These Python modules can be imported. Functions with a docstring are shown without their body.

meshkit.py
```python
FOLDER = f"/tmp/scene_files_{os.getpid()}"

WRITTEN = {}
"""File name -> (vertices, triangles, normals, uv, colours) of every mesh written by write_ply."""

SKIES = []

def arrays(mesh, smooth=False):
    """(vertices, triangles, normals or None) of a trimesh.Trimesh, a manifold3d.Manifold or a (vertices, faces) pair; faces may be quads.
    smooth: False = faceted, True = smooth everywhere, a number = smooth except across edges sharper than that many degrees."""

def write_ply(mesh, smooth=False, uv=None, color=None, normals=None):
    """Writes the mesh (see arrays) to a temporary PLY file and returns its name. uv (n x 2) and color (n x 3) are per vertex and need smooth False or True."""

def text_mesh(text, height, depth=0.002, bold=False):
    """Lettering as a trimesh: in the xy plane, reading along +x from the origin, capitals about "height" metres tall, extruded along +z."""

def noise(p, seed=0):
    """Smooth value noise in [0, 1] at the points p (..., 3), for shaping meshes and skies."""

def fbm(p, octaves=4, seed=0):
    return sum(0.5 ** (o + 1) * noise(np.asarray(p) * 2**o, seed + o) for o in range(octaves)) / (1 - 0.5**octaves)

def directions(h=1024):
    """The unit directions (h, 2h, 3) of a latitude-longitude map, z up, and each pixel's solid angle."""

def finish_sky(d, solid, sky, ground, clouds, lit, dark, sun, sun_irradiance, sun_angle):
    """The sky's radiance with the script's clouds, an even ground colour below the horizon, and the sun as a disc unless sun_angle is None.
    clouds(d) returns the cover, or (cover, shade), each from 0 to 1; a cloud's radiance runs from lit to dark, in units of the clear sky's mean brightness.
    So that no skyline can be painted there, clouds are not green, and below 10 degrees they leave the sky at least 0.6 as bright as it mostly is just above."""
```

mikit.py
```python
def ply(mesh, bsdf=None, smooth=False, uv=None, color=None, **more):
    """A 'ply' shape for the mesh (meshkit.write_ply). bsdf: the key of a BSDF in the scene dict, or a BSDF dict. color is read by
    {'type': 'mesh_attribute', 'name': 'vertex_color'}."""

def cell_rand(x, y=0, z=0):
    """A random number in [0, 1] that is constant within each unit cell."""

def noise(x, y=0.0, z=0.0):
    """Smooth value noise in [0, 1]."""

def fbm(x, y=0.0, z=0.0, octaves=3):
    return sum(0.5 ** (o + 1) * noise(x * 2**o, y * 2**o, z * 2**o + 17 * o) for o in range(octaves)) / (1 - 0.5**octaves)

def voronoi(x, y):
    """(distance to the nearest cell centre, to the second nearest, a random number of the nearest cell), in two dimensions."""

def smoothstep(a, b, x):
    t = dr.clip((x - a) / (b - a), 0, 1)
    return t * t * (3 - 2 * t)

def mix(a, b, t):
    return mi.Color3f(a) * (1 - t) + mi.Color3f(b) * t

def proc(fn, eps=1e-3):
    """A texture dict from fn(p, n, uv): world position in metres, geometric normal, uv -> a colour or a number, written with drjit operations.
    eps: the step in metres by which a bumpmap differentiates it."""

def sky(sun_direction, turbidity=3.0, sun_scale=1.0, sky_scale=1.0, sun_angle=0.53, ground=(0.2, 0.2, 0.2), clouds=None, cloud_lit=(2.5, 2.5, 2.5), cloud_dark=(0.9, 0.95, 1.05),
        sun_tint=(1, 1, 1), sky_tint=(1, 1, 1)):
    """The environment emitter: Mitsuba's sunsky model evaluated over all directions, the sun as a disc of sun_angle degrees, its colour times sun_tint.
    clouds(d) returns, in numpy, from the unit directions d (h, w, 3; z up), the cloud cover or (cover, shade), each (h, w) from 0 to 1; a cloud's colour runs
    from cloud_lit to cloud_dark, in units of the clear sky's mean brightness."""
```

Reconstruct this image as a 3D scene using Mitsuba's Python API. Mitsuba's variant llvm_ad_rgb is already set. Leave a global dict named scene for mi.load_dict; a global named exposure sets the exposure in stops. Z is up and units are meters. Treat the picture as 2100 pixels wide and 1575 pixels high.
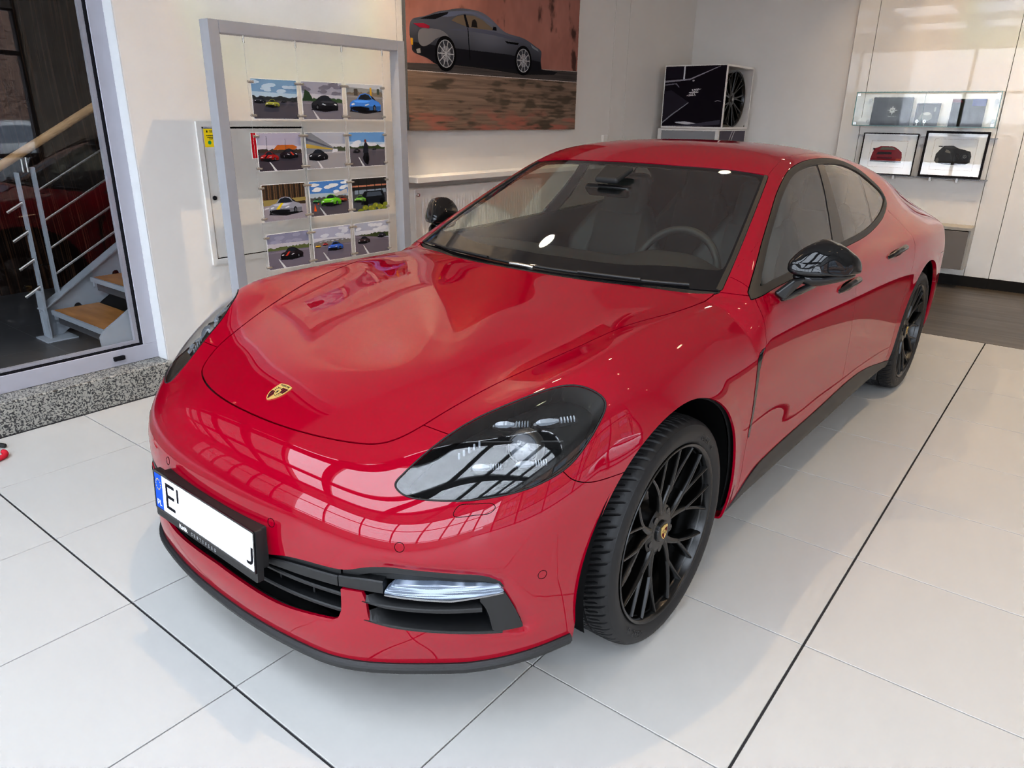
import math, random
import numpy as np, trimesh, shapely, manifold3d
from shapely.geometry import Polygon, LineString, Point, box as sbox
from shapely.ops import unary_union
from shapely import affinity
from scipy.interpolate import RectBivariateSpline, CubicSpline
import drjit as dr, mitsuba as mi, mikit, meshkit
from mikit import proc, noise, fbm, smoothstep, mix

scene, labels = {}, {}
T = mi.ScalarTransform4f
rng = random.Random(7)

# ------------------------------------------------------------------ camera, sky, lamps, exposure
CAM_R = np.array([[0.7862896, 0.6176888, 0.0144632], [0.2245622, -0.2638931, -0.9380470], [-0.5756044, 0.7408245, -0.3462060]])   # right, down, forward
CAM_P = np.array([3.4023363, -0.2089208, 1.5232806])
M = np.eye(4); M[:3, 0] = -CAM_R[0]; M[:3, 1] = -CAM_R[1]; M[:3, 2] = CAM_R[2]; M[:3, 3] = CAM_P
scene['camera'] = {'type': 'perspective', 'fov': 70.444, 'fov_axis': 'x', 'near_clip': 0.05, 'far_clip': 200.0, 'to_world': T(M)}
SKY = 28.0
scene['sky'] = mikit.sky((0.3, -0.5, 0.75), turbidity=5, sun_scale=0.0, sky_scale=SKY, ground=(0.25, 0.25, 0.26),
                         clouds=lambda d: (np.ones(d.shape[:2]), np.clip(0.5 - 0.6 * d[..., 2], 0, 1)), cloud_lit=(2.3, 2.55, 2.9), cloud_dark=(1.7, 1.9, 2.2))
exposure = -0.4
WARM = [1.0, 0.72, 0.44]

# ------------------------------------------------------------------ materials
def rgb(*c): return {'type': 'rgb', 'value': [float(x) for x in c]}
def srgb(r, g, b):
    return [((c / 255) / 12.92 if c / 255 <= 0.04045 else ((c / 255 + 0.055) / 1.055) ** 2.4) for c in (r, g, b)]
def pri(name, color, rough=0.5, **kw):
    tex = color if isinstance(color, dict) else rgb(*color)
    scene[name] = {'type': 'twosided', 'b': {'type': 'principled', 'base_color': tex, 'roughness': rough, **kw}}
    return name
def cond(name, color, rough=0.15):
    scene[name] = {'type': 'twosided', 'b': {'type': 'roughconductor', 'material': 'none', 'specular_reflectance': rgb(*color), 'alpha': rough}}
    return name
def plastic(name, color, alpha=0.1):
    tex = color if isinstance(color, dict) else rgb(*color)
    scene[name] = {'type': 'twosided', 'b': {'type': 'roughplastic', 'diffuse_reflectance': tex, 'alpha': alpha, 'int_ior': 1.5, 'nonlinear': True}}
    return name
def flat(name, color):
    scene[name] = {'type': 'twosided', 'b': {'type': 'diffuse', 'reflectance': color if isinstance(color, dict) else rgb(*color)}}
    return name

scene['paint_red'] = {'type': 'twosided', 'b': {'type': 'plastic', 'diffuse_reflectance': rgb(0.265, 0.0, 0.010), 'int_ior': 1.55, 'nonlinear': False}}
scene['gloss_black'] = {'type': 'twosided', 'b': {'type': 'plastic', 'diffuse_reflectance': rgb(0.004, 0.004, 0.0045), 'int_ior': 1.5}}
plastic('black_plastic', (0.012, 0.013, 0.0145), 0.35)
plastic('dark_trim', (0.03, 0.028, 0.025), 0.3)
pri('rubber', (0.0085, 0.0085, 0.009), 0.5, specular=0.3)
plastic('rim_black', (0.0035, 0.0033, 0.003), 0.07)
flat('void_black', (0.004, 0.004, 0.004))
pri('cabin_black', (0.012, 0.0125, 0.0125), 0.55, specular=0.35)
pri('leather_black', (0.018, 0.0195, 0.02), 0.45, specular=0.4)
cond('chrome', (0.86, 0.86, 0.85), 0.05)
cond('steel', (0.62, 0.61, 0.58), 0.25)
cond('alu_dark', (0.30, 0.30, 0.30), 0.3)
pri('gold', (0.62, 0.42, 0.12), 0.35, metallic=0.35, specular=0.6)
scene['clear_glass'] = {'type': 'thindielectric', 'int_ior': 1.5}
scene['car_glass'] = {'type': 'thindielectric', 'int_ior': 1.52, 'specular_transmittance': rgb(0.78, 0.84, 0.78)}
scene['privacy_glass'] = {'type': 'thindielectric', 'int_ior': 1.52, 'specular_transmittance': rgb(0.30, 0.31, 0.30)}
scene['lamp_glass'] = {'type': 'thindielectric', 'int_ior': 1.5, 'specular_transmittance': rgb(0.95, 0.96, 0.97)}
pri('led_clear', (0.20, 0.225, 0.25), 0.05, specular=0.9, clearcoat=1.0)
cond('reflector', (0.75, 0.77, 0.8), 0.12)
cond('bezel_dark', (0.16, 0.16, 0.155), 0.35)
flat('white_print', (0.82, 0.82, 0.80))
flat('plate_white', (0.9, 0.92, 0.95))
flat('plate_blue', srgb(38, 82, 190))
flat('ink_black', (0.012, 0.012, 0.014))
flat('star_yellow', srgb(240, 205, 60))
flat('crest_red', (0.15, 0.01, 0.012))
# ------------------------------------------------------------------ helpers
def bx(x0, x1, y0, y1, z0, z1, r=0.0):
    """A box, its edges chamfered by r."""
    if r <= 0:
        m = trimesh.creation.box((x1 - x0, y1 - y0, z1 - z0)); m.apply_translation(((x0 + x1) / 2, (y0 + y1) / 2, (z0 + z1) / 2)); return m
    p = []
    for sx in (0, 1):
        for sy in (0, 1):
            for sz in (0, 1):
                c = np.array([x1 if sx else x0, y1 if sy else y0, z1 if sz else z0]); s = np.array([-1 if sx else 1, -1 if sy else 1, -1 if sz else 1])
                for k in range(3):
                    v = np.ones(3); v[k] = 0; p.append(c + s * v * r)
    return trimesh.convex.convex_hull(np.array(p))
def cat(*ms): return trimesh.util.concatenate([m if isinstance(m, trimesh.Trimesh) else trimesh.Trimesh(*m, process=False) for m in ms])
def cyl(p, q, r, n=20, r2=None):
    p, q = np.array(p, float), np.array(q, float); d = q - p; L = np.linalg.norm(d); z = d / L
    a = np.cross(z, [0, 0, 1] if abs(z[2]) < 0.9 else [1, 0, 0]); a /= np.linalg.norm(a); b = np.cross(z, a)
    t = np.arange(n) * 2 * math.pi / n; ring = np.cos(t)[:, None] * a + np.sin(t)[:, None] * b
    r2 = r if r2 is None else r2
    V = np.vstack([p + ring * r, q + ring * r2, [p], [q]]); i = np.arange(n); j = (i + 1) % n
    F = np.vstack([np.stack([i, j, j + n], 1), np.stack([i, j + n, i + n], 1), np.stack([j, i, i * 0 + 2 * n], 1), np.stack([i + n, j + n, i * 0 + 2 * n + 1], 1)])
    return trimesh.Trimesh(V, F, process=False)
def sweep(pts, r, n=10, cap=True):
    p = np.asarray(pts, float); t = np.gradient(p, axis=0); t /= np.linalg.norm(t, axis=1, keepdims=True)
    u = np.cross(t[0], [0, 0, 1] if abs(t[0][2]) < 0.9 else [1, 0, 0]); U = []
    for k in range(len(p)):
        u = u - t[k] * (u @ t[k]); u /= np.linalg.norm(u); U.append(u)
    U = np.array(U); W = np.cross(t, U); a = np.arange(n) * 2 * math.pi / n; R = np.broadcast_to(r, (len(p),))
    V = (p[:, None] + R[:, None, None] * (np.cos(a)[None, :, None] * U[:, None] + np.sin(a)[None, :, None] * W[:, None])).reshape(-1, 3)
    F = []
    for k in range(len(p) - 1):
        for i in range(n):
            j = (i + 1) % n; F += [[k * n + i, k * n + j, (k + 1) * n + j], [k * n + i, (k + 1) * n + j, (k + 1) * n + i]]
    if cap:
        c0, c1 = len(V), len(V) + 1; V = np.vstack([V, p[:1], p[-1:]]); L = (len(p) - 1) * n
        for i in range(n):
            j = (i + 1) % n; F += [[j, i, c0], [L + i, L + j, c1]]
    return trimesh.Trimesh(V, np.array(F), process=False)
def lathe(prof, n=48, close=False):
    """Revolve (radius, height) about z."""
    p = np.array(prof, float); a = np.arange(n) * 2 * math.pi / n
    V = np.stack([p[:, None, 0] * np.cos(a), p[:, None, 0] * np.sin(a), np.broadcast_to(p[:, None, 1], (len(p), n))], -1).reshape(-1, 3); F = []
    i = np.arange(n); j = (i + 1) % n
    for k in range(len(p) - 1):
        F += [np.stack([k * n + i, k * n + j, (k + 1) * n + j], 1), np.stack([k * n + i, (k + 1) * n + j, (k + 1) * n + i], 1)]
    return trimesh.Trimesh(V, np.vstack(F), process=False)
def ext(poly, h):
    gs = getattr(poly, 'geoms', [poly])
    return cat(*[trimesh.creation.extrude_polygon(g, h, engine='earcut') for g in gs if not g.is_empty and g.area > 1e-10])
def hull(*sph):
    """Smooth hull of spheres (x, y, z, r)."""
    ms = []
    for x, y, z, r in sph:
        m = trimesh.creation.icosphere(3, r); m.apply_translation((x, y, z)); ms.append(m.vertices)
    return trimesh.convex.convex_hull(np.vstack(ms))
def mv(m, xf):
    m = m.copy(); m.apply_transform(np.asarray(xf, float)); return m
def RT(R=None, t=(0, 0, 0)):
    A = np.eye(4)
    if R is not None: A[:3, :3] = R
    A[:3, 3] = t; return A
def put(key, mesh, mat, smooth=False, xf=None, normals=None, emit=None, **more):
    if normals is not None:
        path = meshkit.write_ply(mesh, False, normals=normals); d = {'type': 'ply', 'filename': path, 'face_normals': False}
        d['bsdf'] = {'type': 'ref', 'id': mat}
    else:
        d = mikit.ply(mesh, mat, smooth)
    if xf is not None: d['to_world'] = T(np.asarray(xf, float))
    if emit is not None: d['emitter'] = {'type': 'area', 'radiance': rgb(*emit)}
    d.update(more); k = key; n = 1
    while k in scene: k = f'{key}_{n:03d}'; n += 1
    scene[k] = d
    return k
def again(src, key, xf):
    """The shape of entry src once more under its own key."""
    k = key; n = 1
    while k in scene: k = f'{key}_{n:03d}'; n += 1
    scene[k] = {**scene[src], 'to_world': T(np.asarray(xf, float))}
    return k
def lab(key, label, category=None, group=None, kind=None):
    d = {}
    if label: d['label'] = label
    if category: d['category'] = category
    if group: d['group'] = group
    if kind: d['kind'] = kind
    labels[key] = d
def fresh(name):
    k = name; n = 1
    while k in labels or k in scene: k = f'{name}_{n:03d}'; n += 1
    return k
def lettering(text, h, depth, mat_xf, bold=True):
    m = meshkit.text_mesh(text, h, depth, bold); return mv(m, mat_xf)
def frame_axes(o, x, y):
    """4x4 whose local x, y run along x, y and local z along x cross y, at o."""
    x = np.array(x, float); x /= np.linalg.norm(x); y = np.array(y, float); y = y - x * (x @ y); y /= np.linalg.norm(y)
    return RT(np.stack([x, y, np.cross(x, y)], 1), o)
ON_LEFT = lambda Y, z, X: frame_axes((X, Y, z), (0, 1, 0), (0, 0, 1))      # local x = +Y, local y = up, faces +X
ON_FAR = lambda X, z, Y: frame_axes((X, Y, z), (1, 0, 0), (0, 0, 1))       # faces -Y
def spline(pts, n=80, closed=False):
    p = np.array(pts, float)
    if closed: p = np.vstack([p, p[:1]])
    s = np.r_[0, np.cumsum(np.linalg.norm(np.diff(p, axis=0), axis=1) ** 0.7)]
    c = CubicSpline(s, p, bc_type='periodic' if closed else 'natural')
    return c(np.linspace(0, s[-1], n))
# ------------------------------------------------------------------ the showroom (metres; X to the right along the tile rows, Y away, Z up)
pri('drl_glass', proc(lambda p, n, uv: mix((.10, .13, .18), (.42, .50, .62), smoothstep(.35, .7, noise(p.z * 420, p.x * 14 + p.y * 6)))), 0.12, specular=0.7, clearcoat=0.8)
pri('projector_glass', (0.10, 0.11, 0.125), 0.03, specular=0.9, clearcoat=1.0)
flat('silver_print', (.35, .36, .37))
def tile_col(p, n, uv):
    k = mikit.cell_rand(dr.floor((p.x + 30) / .6), dr.floor((p.y + 30) / .6)); s = fbm(p.x * 3, p.y * 3, 0) - .5
    return mi.Color3f(.735, .73, .71) * (1 + .02 * (k - .5) + .02 * s)
scene['tile_white'] = {'type': 'twosided', 'b': {'type': 'roughplastic', 'diffuse_reflectance': proc(tile_col), 'alpha': 0.22, 'int_ior': 1.45, 'nonlinear': True}}
flat('grout', (.035, .035, .038)); flat('joint_grey', (.20, .19, .18)); pri('reveal_white', (.60, .61, .61), .4)
def wall_col(p, n, uv): return mi.Color3f(.72, .695, .655) * (1 + .03 * (fbm(p.y * 9 + p.x * 9, p.z * 9, 2) - .5))
flat('wall_paint', proc(wall_col))
def ceil_col(p, n, uv): return mi.Color3f(.50, .50, .49) * (1 + .02 * (noise(p.x * 4, p.y * 4) - .5))
flat('ceiling_paint', proc(ceil_col))
def vinyl(p, n, uv):
    g = fbm(p.x * 2.2, p.y * 30, 1, 4); h = noise(p.x * 1.5 + 5, p.y * 2)
    return mix((.125, .105, .085), (.20, .175, .145), g) * (.85 + .3 * h)
plastic('vinyl_brown', proc(vinyl), 0.25)
def macassar(p, n, uv):
    w = noise(p.y * 1.3, p.z * .5, 3) * .15; a = fbm((p.y + w) * 60, p.z * .9, p.x * 60, 3); b = noise((p.y + w) * 210, p.z * 1.6)
    t = smoothstep(.52, .78, a * .7 + b * .35); return mix((.010, .0052, .0045), (.085, .040, .020), t)
scene['macassar'] = {'type': 'twosided', 'b': {'type': 'roughplastic', 'diffuse_reflectance': proc(macassar), 'alpha': 0.12, 'nonlinear': True}}
def lobby_tile(p, n, uv):
    s = fbm(p.x * 2, p.y * 2, 4, 4); gx = dr.abs((p.x + 20) / .6 - dr.round((p.x + 20) / .6)); gy = dr.abs((p.y + 20.2) / .6 - dr.round((p.y + 20.2) / .6))
    return mix((.085, .09, .096), (.155, .16, .168), s) * dr.select(dr.minimum(gx, gy) < .004, 1.35, 1.0)
scene['lobby_tile'] = {'type': 'twosided', 'b': {'type': 'roughplastic', 'diffuse_reflectance': proc(lobby_tile), 'alpha': 0.18, 'nonlinear': True}}
def granite(p, n, uv):
    d1, d2, r = mikit.voronoi(p.x * 190 + p.z * 190, p.y * 190); a, b, r2 = mikit.voronoi(p.y * 130 + 7, p.z * 130 + p.x * 130)
    c = mix((.40, .40, .38), (.62, .61, .57), r); c = dr.select(r < .30, mi.Color3f(.055, .058, .063), c); return dr.select((r2 < .2) & (r > .45), mi.Color3f(.17, .175, .18), c)
plastic('granite', proc(granite), 0.2)
pri('alu_frame', srgb(168, 168, 178), 0.45, specular=0.4)
pri('white_lacquer', (.80, .79, .765), 0.3, specular=0.5)
scene['panel_gloss'] = {'type': 'twosided', 'b': {'type': 'plastic', 'diffuse_reflectance': rgb(.72, .69, .64), 'int_ior': 1.5}}
flat('gasket', (.01, .01, .012))
pri('mullion_dark', (.05, .052, .056), 0.4)
flat('skirting_black', (.014, .013, .012))

lab('floor', 'pale glossy square tiles with dark joints', kind='structure')
put('floor', cat(bx(-.62, 8.3, -4.3, 6.0, -.12, -.006), bx(-.62, 9, 6.0, 8.3, -.12, -.008)), 'grout')
tile = bx(0, 1, 0, 1, -.03, 0)
def tile_mesh(w, l):
    return bx(0, w, 0, l, -.028, 0, .0012)
tiles = {}
for i in range(-1, 14):
    for j in range(-7, 10):
        x0, x1, y0, y1 = i * .6, i * .6 + .6, j * .6, j * .6 + .6
        if i == -1: x0 = -.570
        if x1 > 8.2: x1 = 8.2
        gx0 = .0040 if i == 5 else .0022; gx1 = .0040 if i == 4 else .0022; gy0 = .0040 if j == 1 else .0022; gy1 = .0040 if j == 0 else .0022
        k = (round(x1 - x0 - gx0 - gx1, 4), round(y1 - y0 - gy0 - gy1, 4)); dz = rng.uniform(-.0003, .0003)
        if k not in tiles: tiles[k] = mikit.ply(tile_mesh(*k), 'tile_white')
        n = len([1 for q in scene if q.startswith('floor__tile')]); key = 'floor__tile' if n == 0 else f'floor__tile_{n:03d}'
        scene[key] = {**tiles[k], 'to_world': T().translate([x0 + gx0, y0 + gy0, dz])}
put('floor__vinyl', bx(-.62, 9, 6.003, 8.2, -.02, 0), 'vinyl_brown'); lab('floor__vinyl', 'brown wood-look floor at the far wall')
put('floor__edge_strip', bx(-.575, -.570, -4.3, 1.72, -.02, .002), 'grout')

WX, FYW, CEIL = -.62, 8.25, 3.6
lab('wall_left', 'cream wall of large boards behind the car', kind='structure')
put('wall_left', bx(-.82, -.626, 1.717, 8.4, 0, CEIL), 'wall_paint')
for a, b in ((1.715, 3.618), (3.622, 6.498), (6.502, 6.778), (6.782, 8.25)): put('wall_left__board', bx(-.627, WX, a, b, 0, CEIL, .001), 'wall_paint')
put('wall_left__reveal', bx(-.80, WX - .001, 1.709, 1.717, .17, CEIL), 'reveal_white')
for y in (3.62, 6.5, 6.78): put('wall_left__joint', bx(-.6262, -.6245, y - .004, y + .004, 0, CEIL), 'joint_grey')
for x in (1.339, 2.538, 2.751): put('wall_far__joint', bx(x - .004, x + .004, 8.235, 8.249, .10, CEIL), 'joint_grey')
lab('wall_far', 'far wall with glossy cream boards on its right', kind='structure')
put('wall_far', bx(-.82, 9, FYW, 8.4, 0, CEIL), 'wall_paint')
for a, b in ((1.145, 1.337), (1.341, 2.536), (2.540, 2.749)): put('wall_far__glossy_board', bx(a, b, 8.19, FYW, .10, CEIL, .0015), 'panel_gloss')
put('wall_far__board', bx(2.753, 8.3, 8.20, FYW, .10, CEIL, .002), 'wall_paint')
lab('baseboard_far', 'black skirting board along the far wall', kind='structure'); put('baseboard_far', cat(bx(1.145, 2.748, 8.18, 8.25, 0, .10), bx(2.748, 8.3, 8.19, 8.25, 0, .10)), 'skirting_black'); put('baseboard_far__left', bx(-.62, 1.145, 8.235, 8.25, 0, .10), 'skirting_black')
lab('ceiling', 'grey ceiling of the hall', kind='structure'); put('ceiling', bx(-.82, 8.4, .35, 8.4, CEIL, CEIL + .15), 'ceiling_paint')
# glazed front of the hall (behind the photographer) with a glazed strip of roof, and glazed right side; all out of view
def glazing(key, o, u, v, w, h, cols, rows, mat='mullion_dark', t=.06, dep=.12):
    """Pane and bars in the plane spanned by u and v from o."""
    X = frame_axes(o, u, v); ms = []
    for c in cols: ms.append(bx(c - t / 2, c + t / 2, 0, h, -dep / 2, dep / 2))
    for r in rows: ms.append(bx(0, w, r - t / 2, r + t / 2, -dep / 2 + .01, dep / 2 - .01))
    put(key, cat(*ms), mat, xf=X); put(key + '__pane', ([(0, 0, 0), (w, 0, 0), (w, h, 0), (0, h, 0)], [[0, 1, 2], [0, 2, 3]]), 'clear_glass', xf=X)
lab('window_1', 'glazed front of the hall with dark bars', kind='structure'); glazing('window_1', (-.8, -4.3, 0), (1, 0, 0), (0, 0, 1), 9.1, 3.2, np.linspace(0, 9.1, 8), (.05, .9, 2.2, 3.15))
lab('window_2', 'glazed right side of the hall', kind='structure'); glazing('window_2', (8.3, -4.3, 0), (0, 1, 0), (0, 0, 1), 8.9, 3.6, np.linspace(0, 8.9, 7), (.05, .85, 2.3, 2.9))
put('window_2__band', bx(8.24, 8.4, -4.3, 4.6, 2.9, CEIL), 'ceiling_paint')  # added solid band out of view, limits daylight from the right glazing
lab('window_3', 'unseen sloping glass roof at the front of the hall, wide bars limiting the daylight', kind='structure'); glazing('window_3', (-.8, -4.3, 3.2), (1, 0, 0), (0, 4.65, .42), 9.1, 4.67, np.linspace(0, 9.1, 7), (1.6, 3.0, 4.5), t=.26)  # out of view; bars widened to hold back sky light
put('window_3__unseen_solid_part', mv(bx(0, 9.1, 0, 1.5, -.06, .06), frame_axes((-.8, -4.3, 3.2), (1, 0, 0), (0, 4.65, .42))), 'ceiling_paint')  # unseen opaque strip, shuts out part of the roof daylight
put('window_1__added_parapet', bx(-.8, 8.3, -4.36, -4.24, 0, .80), 'wall_paint')  # added out of view to cut daylight through the front glazing
labels['wall_right_unseen'] = {'label': 'unseen plain wall at the right end of the hall', 'kind': 'structure'}; put('wall_right_unseen', bx(8.25, 8.4, 4.62, 8.4, 0, CEIL), 'wall_paint')  # out of view; solid here to keep daylight off the far wall
# entrance: granite step, aluminium door frame, pane
lab('granite_step', None, kind='structure'); labels['granite_step'] = {'label': 'speckled grey granite step below the glass partition', 'kind': 'structure'}
put('granite_step', bx(-.80, -.575, -4.3, 1.714, 0, .17, .004), 'granite')
lab('door_1', 'glass partition in a grey aluminium frame, stairs behind it', kind='structure')
put('door_1', bx(-.775, -.715, -4.3, 1.712, .171, .262, .002), 'alu_frame')
put('door_1__stile', bx(-.775, -.715, 1.632, 1.712, .262, CEIL, .002), 'alu_frame')
put('door_1__gasket', cat(bx(-.760, -.722, -4.3, 1.632, .262, .270), bx(-.760, -.722, 1.624, 1.632, .262, CEIL)), 'gasket')
put('door_1__bead', cat(bx(-.772, -.745, -4.3, 1.622, .270, .285), bx(-.772, -.745, 1.603, 1.624, .27, CEIL)), 'alu_frame')
put('door_1__pane', ([(-.735, -4.3, .26), (-.735, 1.63, .26), (-.735, 1.63, CEIL), (-.735, -4.3, CEIL)], [[0, 1, 2], [0, 2, 3]]), 'clear_glass')
put('door_1__stop_block', bx(-.716, -.700, 1.455, 1.515, .205, .228, .002), 'gasket')
# stair hall behind the pane
lab('floor_lobby', None); labels['floor_lobby'] = {'label': 'dark grey tiled floor of the stair hall', 'kind': 'structure'}; put('floor_lobby', bx(-3.35, -.80, -4.3, 5.2, 0, .17), 'lobby_tile')
labels['wall_lobby_back'] = {'label': 'dark striped wood wall of the stair hall', 'kind': 'structure'}; put('wall_lobby_back', bx(-3.5, -3.06, -4.3, 5.3, .17, CEIL), 'macassar')
for z in (.36,): put('wall_lobby_back__joint', bx(-3.06, -3.058, -4.3, 5.2, z, z + .004), 'void_black')
labels['wall_lobby_side'] = {'label': 'end wall of the stair hall', 'kind': 'structure'}; put('wall_lobby_side', cat(bx(-3.4, -.8, 5.2, 5.35, .17, CEIL), bx(-3.4, -.8, -4.45, -4.3, 0, CEIL)), 'macassar')
labels['ceiling_lobby'] = {'label': 'ceiling of the stair hall', 'kind': 'structure'}; flat('lobby_dark', (.06, .06, .062)); put('ceiling_lobby', bx(-3.5, -.78, -4.4, 5.3, CEIL, CEIL + .1), 'lobby_dark')
# ------------------------------------------------------------------ things in the room
# ---- stairs in the stair hall
pri('stair_steel', srgb(150, 158, 166), 0.4, specular=0.4); pri('oak_tread', proc(lambda p, n, uv: mix(srgb(150, 96, 44), srgb(186, 128, 66), fbm(p.x * 5, p.y * 26, 0, 4))), 0.4); pri('beech_rail', proc(lambda p, n, uv: mix(srgb(168, 128, 86), srgb(205, 168, 122), fbm(p.y * 4, p.z * 40, p.x * 40))), 0.35)
k = 'staircase'; lab(k, 'open steel staircase with orange-brown wooden treads behind the glass partition', 'staircase')
SX0, SX1, RUN, RISE = -1.60, -.86, .262, .168
prof = Polygon([(1.445, .17), (1.535, .17), (1.56, .19), (1.56 + 9.5 * RUN, .19 + 9.5 * RISE - .04), (1.56 + 9.5 * RUN, .19 + 9.5 * RISE + .26), (1.56, .425), (1.46, .365), (1.435, .33)])
for (yy, zz) in ((1.60, .315), (1.60 + RUN * 1.02, .315 + RISE * 1.02), (1.60 + 2 * RUN, .315 + 2 * RISE)): prof = prof.difference(Point(yy + .06, zz + .02).buffer(.024, 16))
for x in (SX0 - .012, SX1 + .06): put(k + '__stringer', mv(ext(prof, .012), frame_axes((x, 0, 0), (0, 1, 0), (0, 0, 1))), 'stair_steel')
put(k + '__stringer_flange', cat(mv(bx(0, .30, -.0, .012, -.05, .05), frame_axes((SX0 + .01, 1.445, .171), (0, 0, 1), (0, 1, 0))), bx(SX0 - .05, SX0 + .13, 1.40, 1.58, .170, .178)), 'stair_steel')
sl = np.array([0, RUN, RISE]); sl = sl / np.linalg.norm(sl)
put(k + '__stringer_cap', mv(bx(0, 2.6, -.045, .045, -.004, .004), frame_axes((SX0, 1.44, .352), sl, (1, 0, 0))), 'stair_steel')
for i in range(9):
    y, z = 1.50 + RUN * i, .345 + RISE * i
    t = put(k + '__tread', bx(SX0 + .03, SX1, y, y + .275, z - .028, z, .002), 'oak_tread')
    put(t + '__nosing', cat(bx(SX0 + .03, SX1, y - .012, y + .001, z - .028, z + .002), bx(SX0 + .03, SX0 + .05, y, y + .275, z - .06, z - .029)), 'stair_steel'); put(t + '__carrier', bx(SX0 + .05, SX1, y + .015, y + .24, z - .085, z - .029), 'mullion_dark')
rail = lambda y: 1.205 + (y - 1.42) * RISE / RUN * .80
for y in (1.475, 1.565): put(k + '__post', bx(SX0 - .062, SX0 - .014, y, y + .012, .34 + (y - 1.475) * .6, 1.17 + (y - 1.475) * .3), 'stair_steel')
for j, z0 in enumerate((1.085, .905, .735, .575)): put(k + '__rod', cyl((SX0 - .03, 1.58, z0 - .02), (SX0 - .03, 1.58 + 2.2, z0 - .02 + 2.2 * RISE / RUN * .86), .0085, 12), 'steel', 40)
for z0 in (1.0, .83, .66, .49): put(k + '__bolt', cyl((SX0 - .03, 1.48, z0), (SX0 - .03, 1.385, z0 - .055), .0105, 12), 'steel', 40)
put(k + '__handrail', cyl((SX0 - .03, 1.36, 1.185), (SX0 - .03, 4.2, 1.185 + 2.84 * .575), .024, 24), 'beech_rail', 40)
put(k + '__rail_bracket', cat(cyl((SX0 - .034, 1.52, 1.17), (SX0 - .034, 1.52, 1.245), .006, 10), cyl((SX0 - .034, 1.545, 1.17), (SX0 - .034, 1.545, 1.255), .006, 10)), 'steel', 40)

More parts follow.
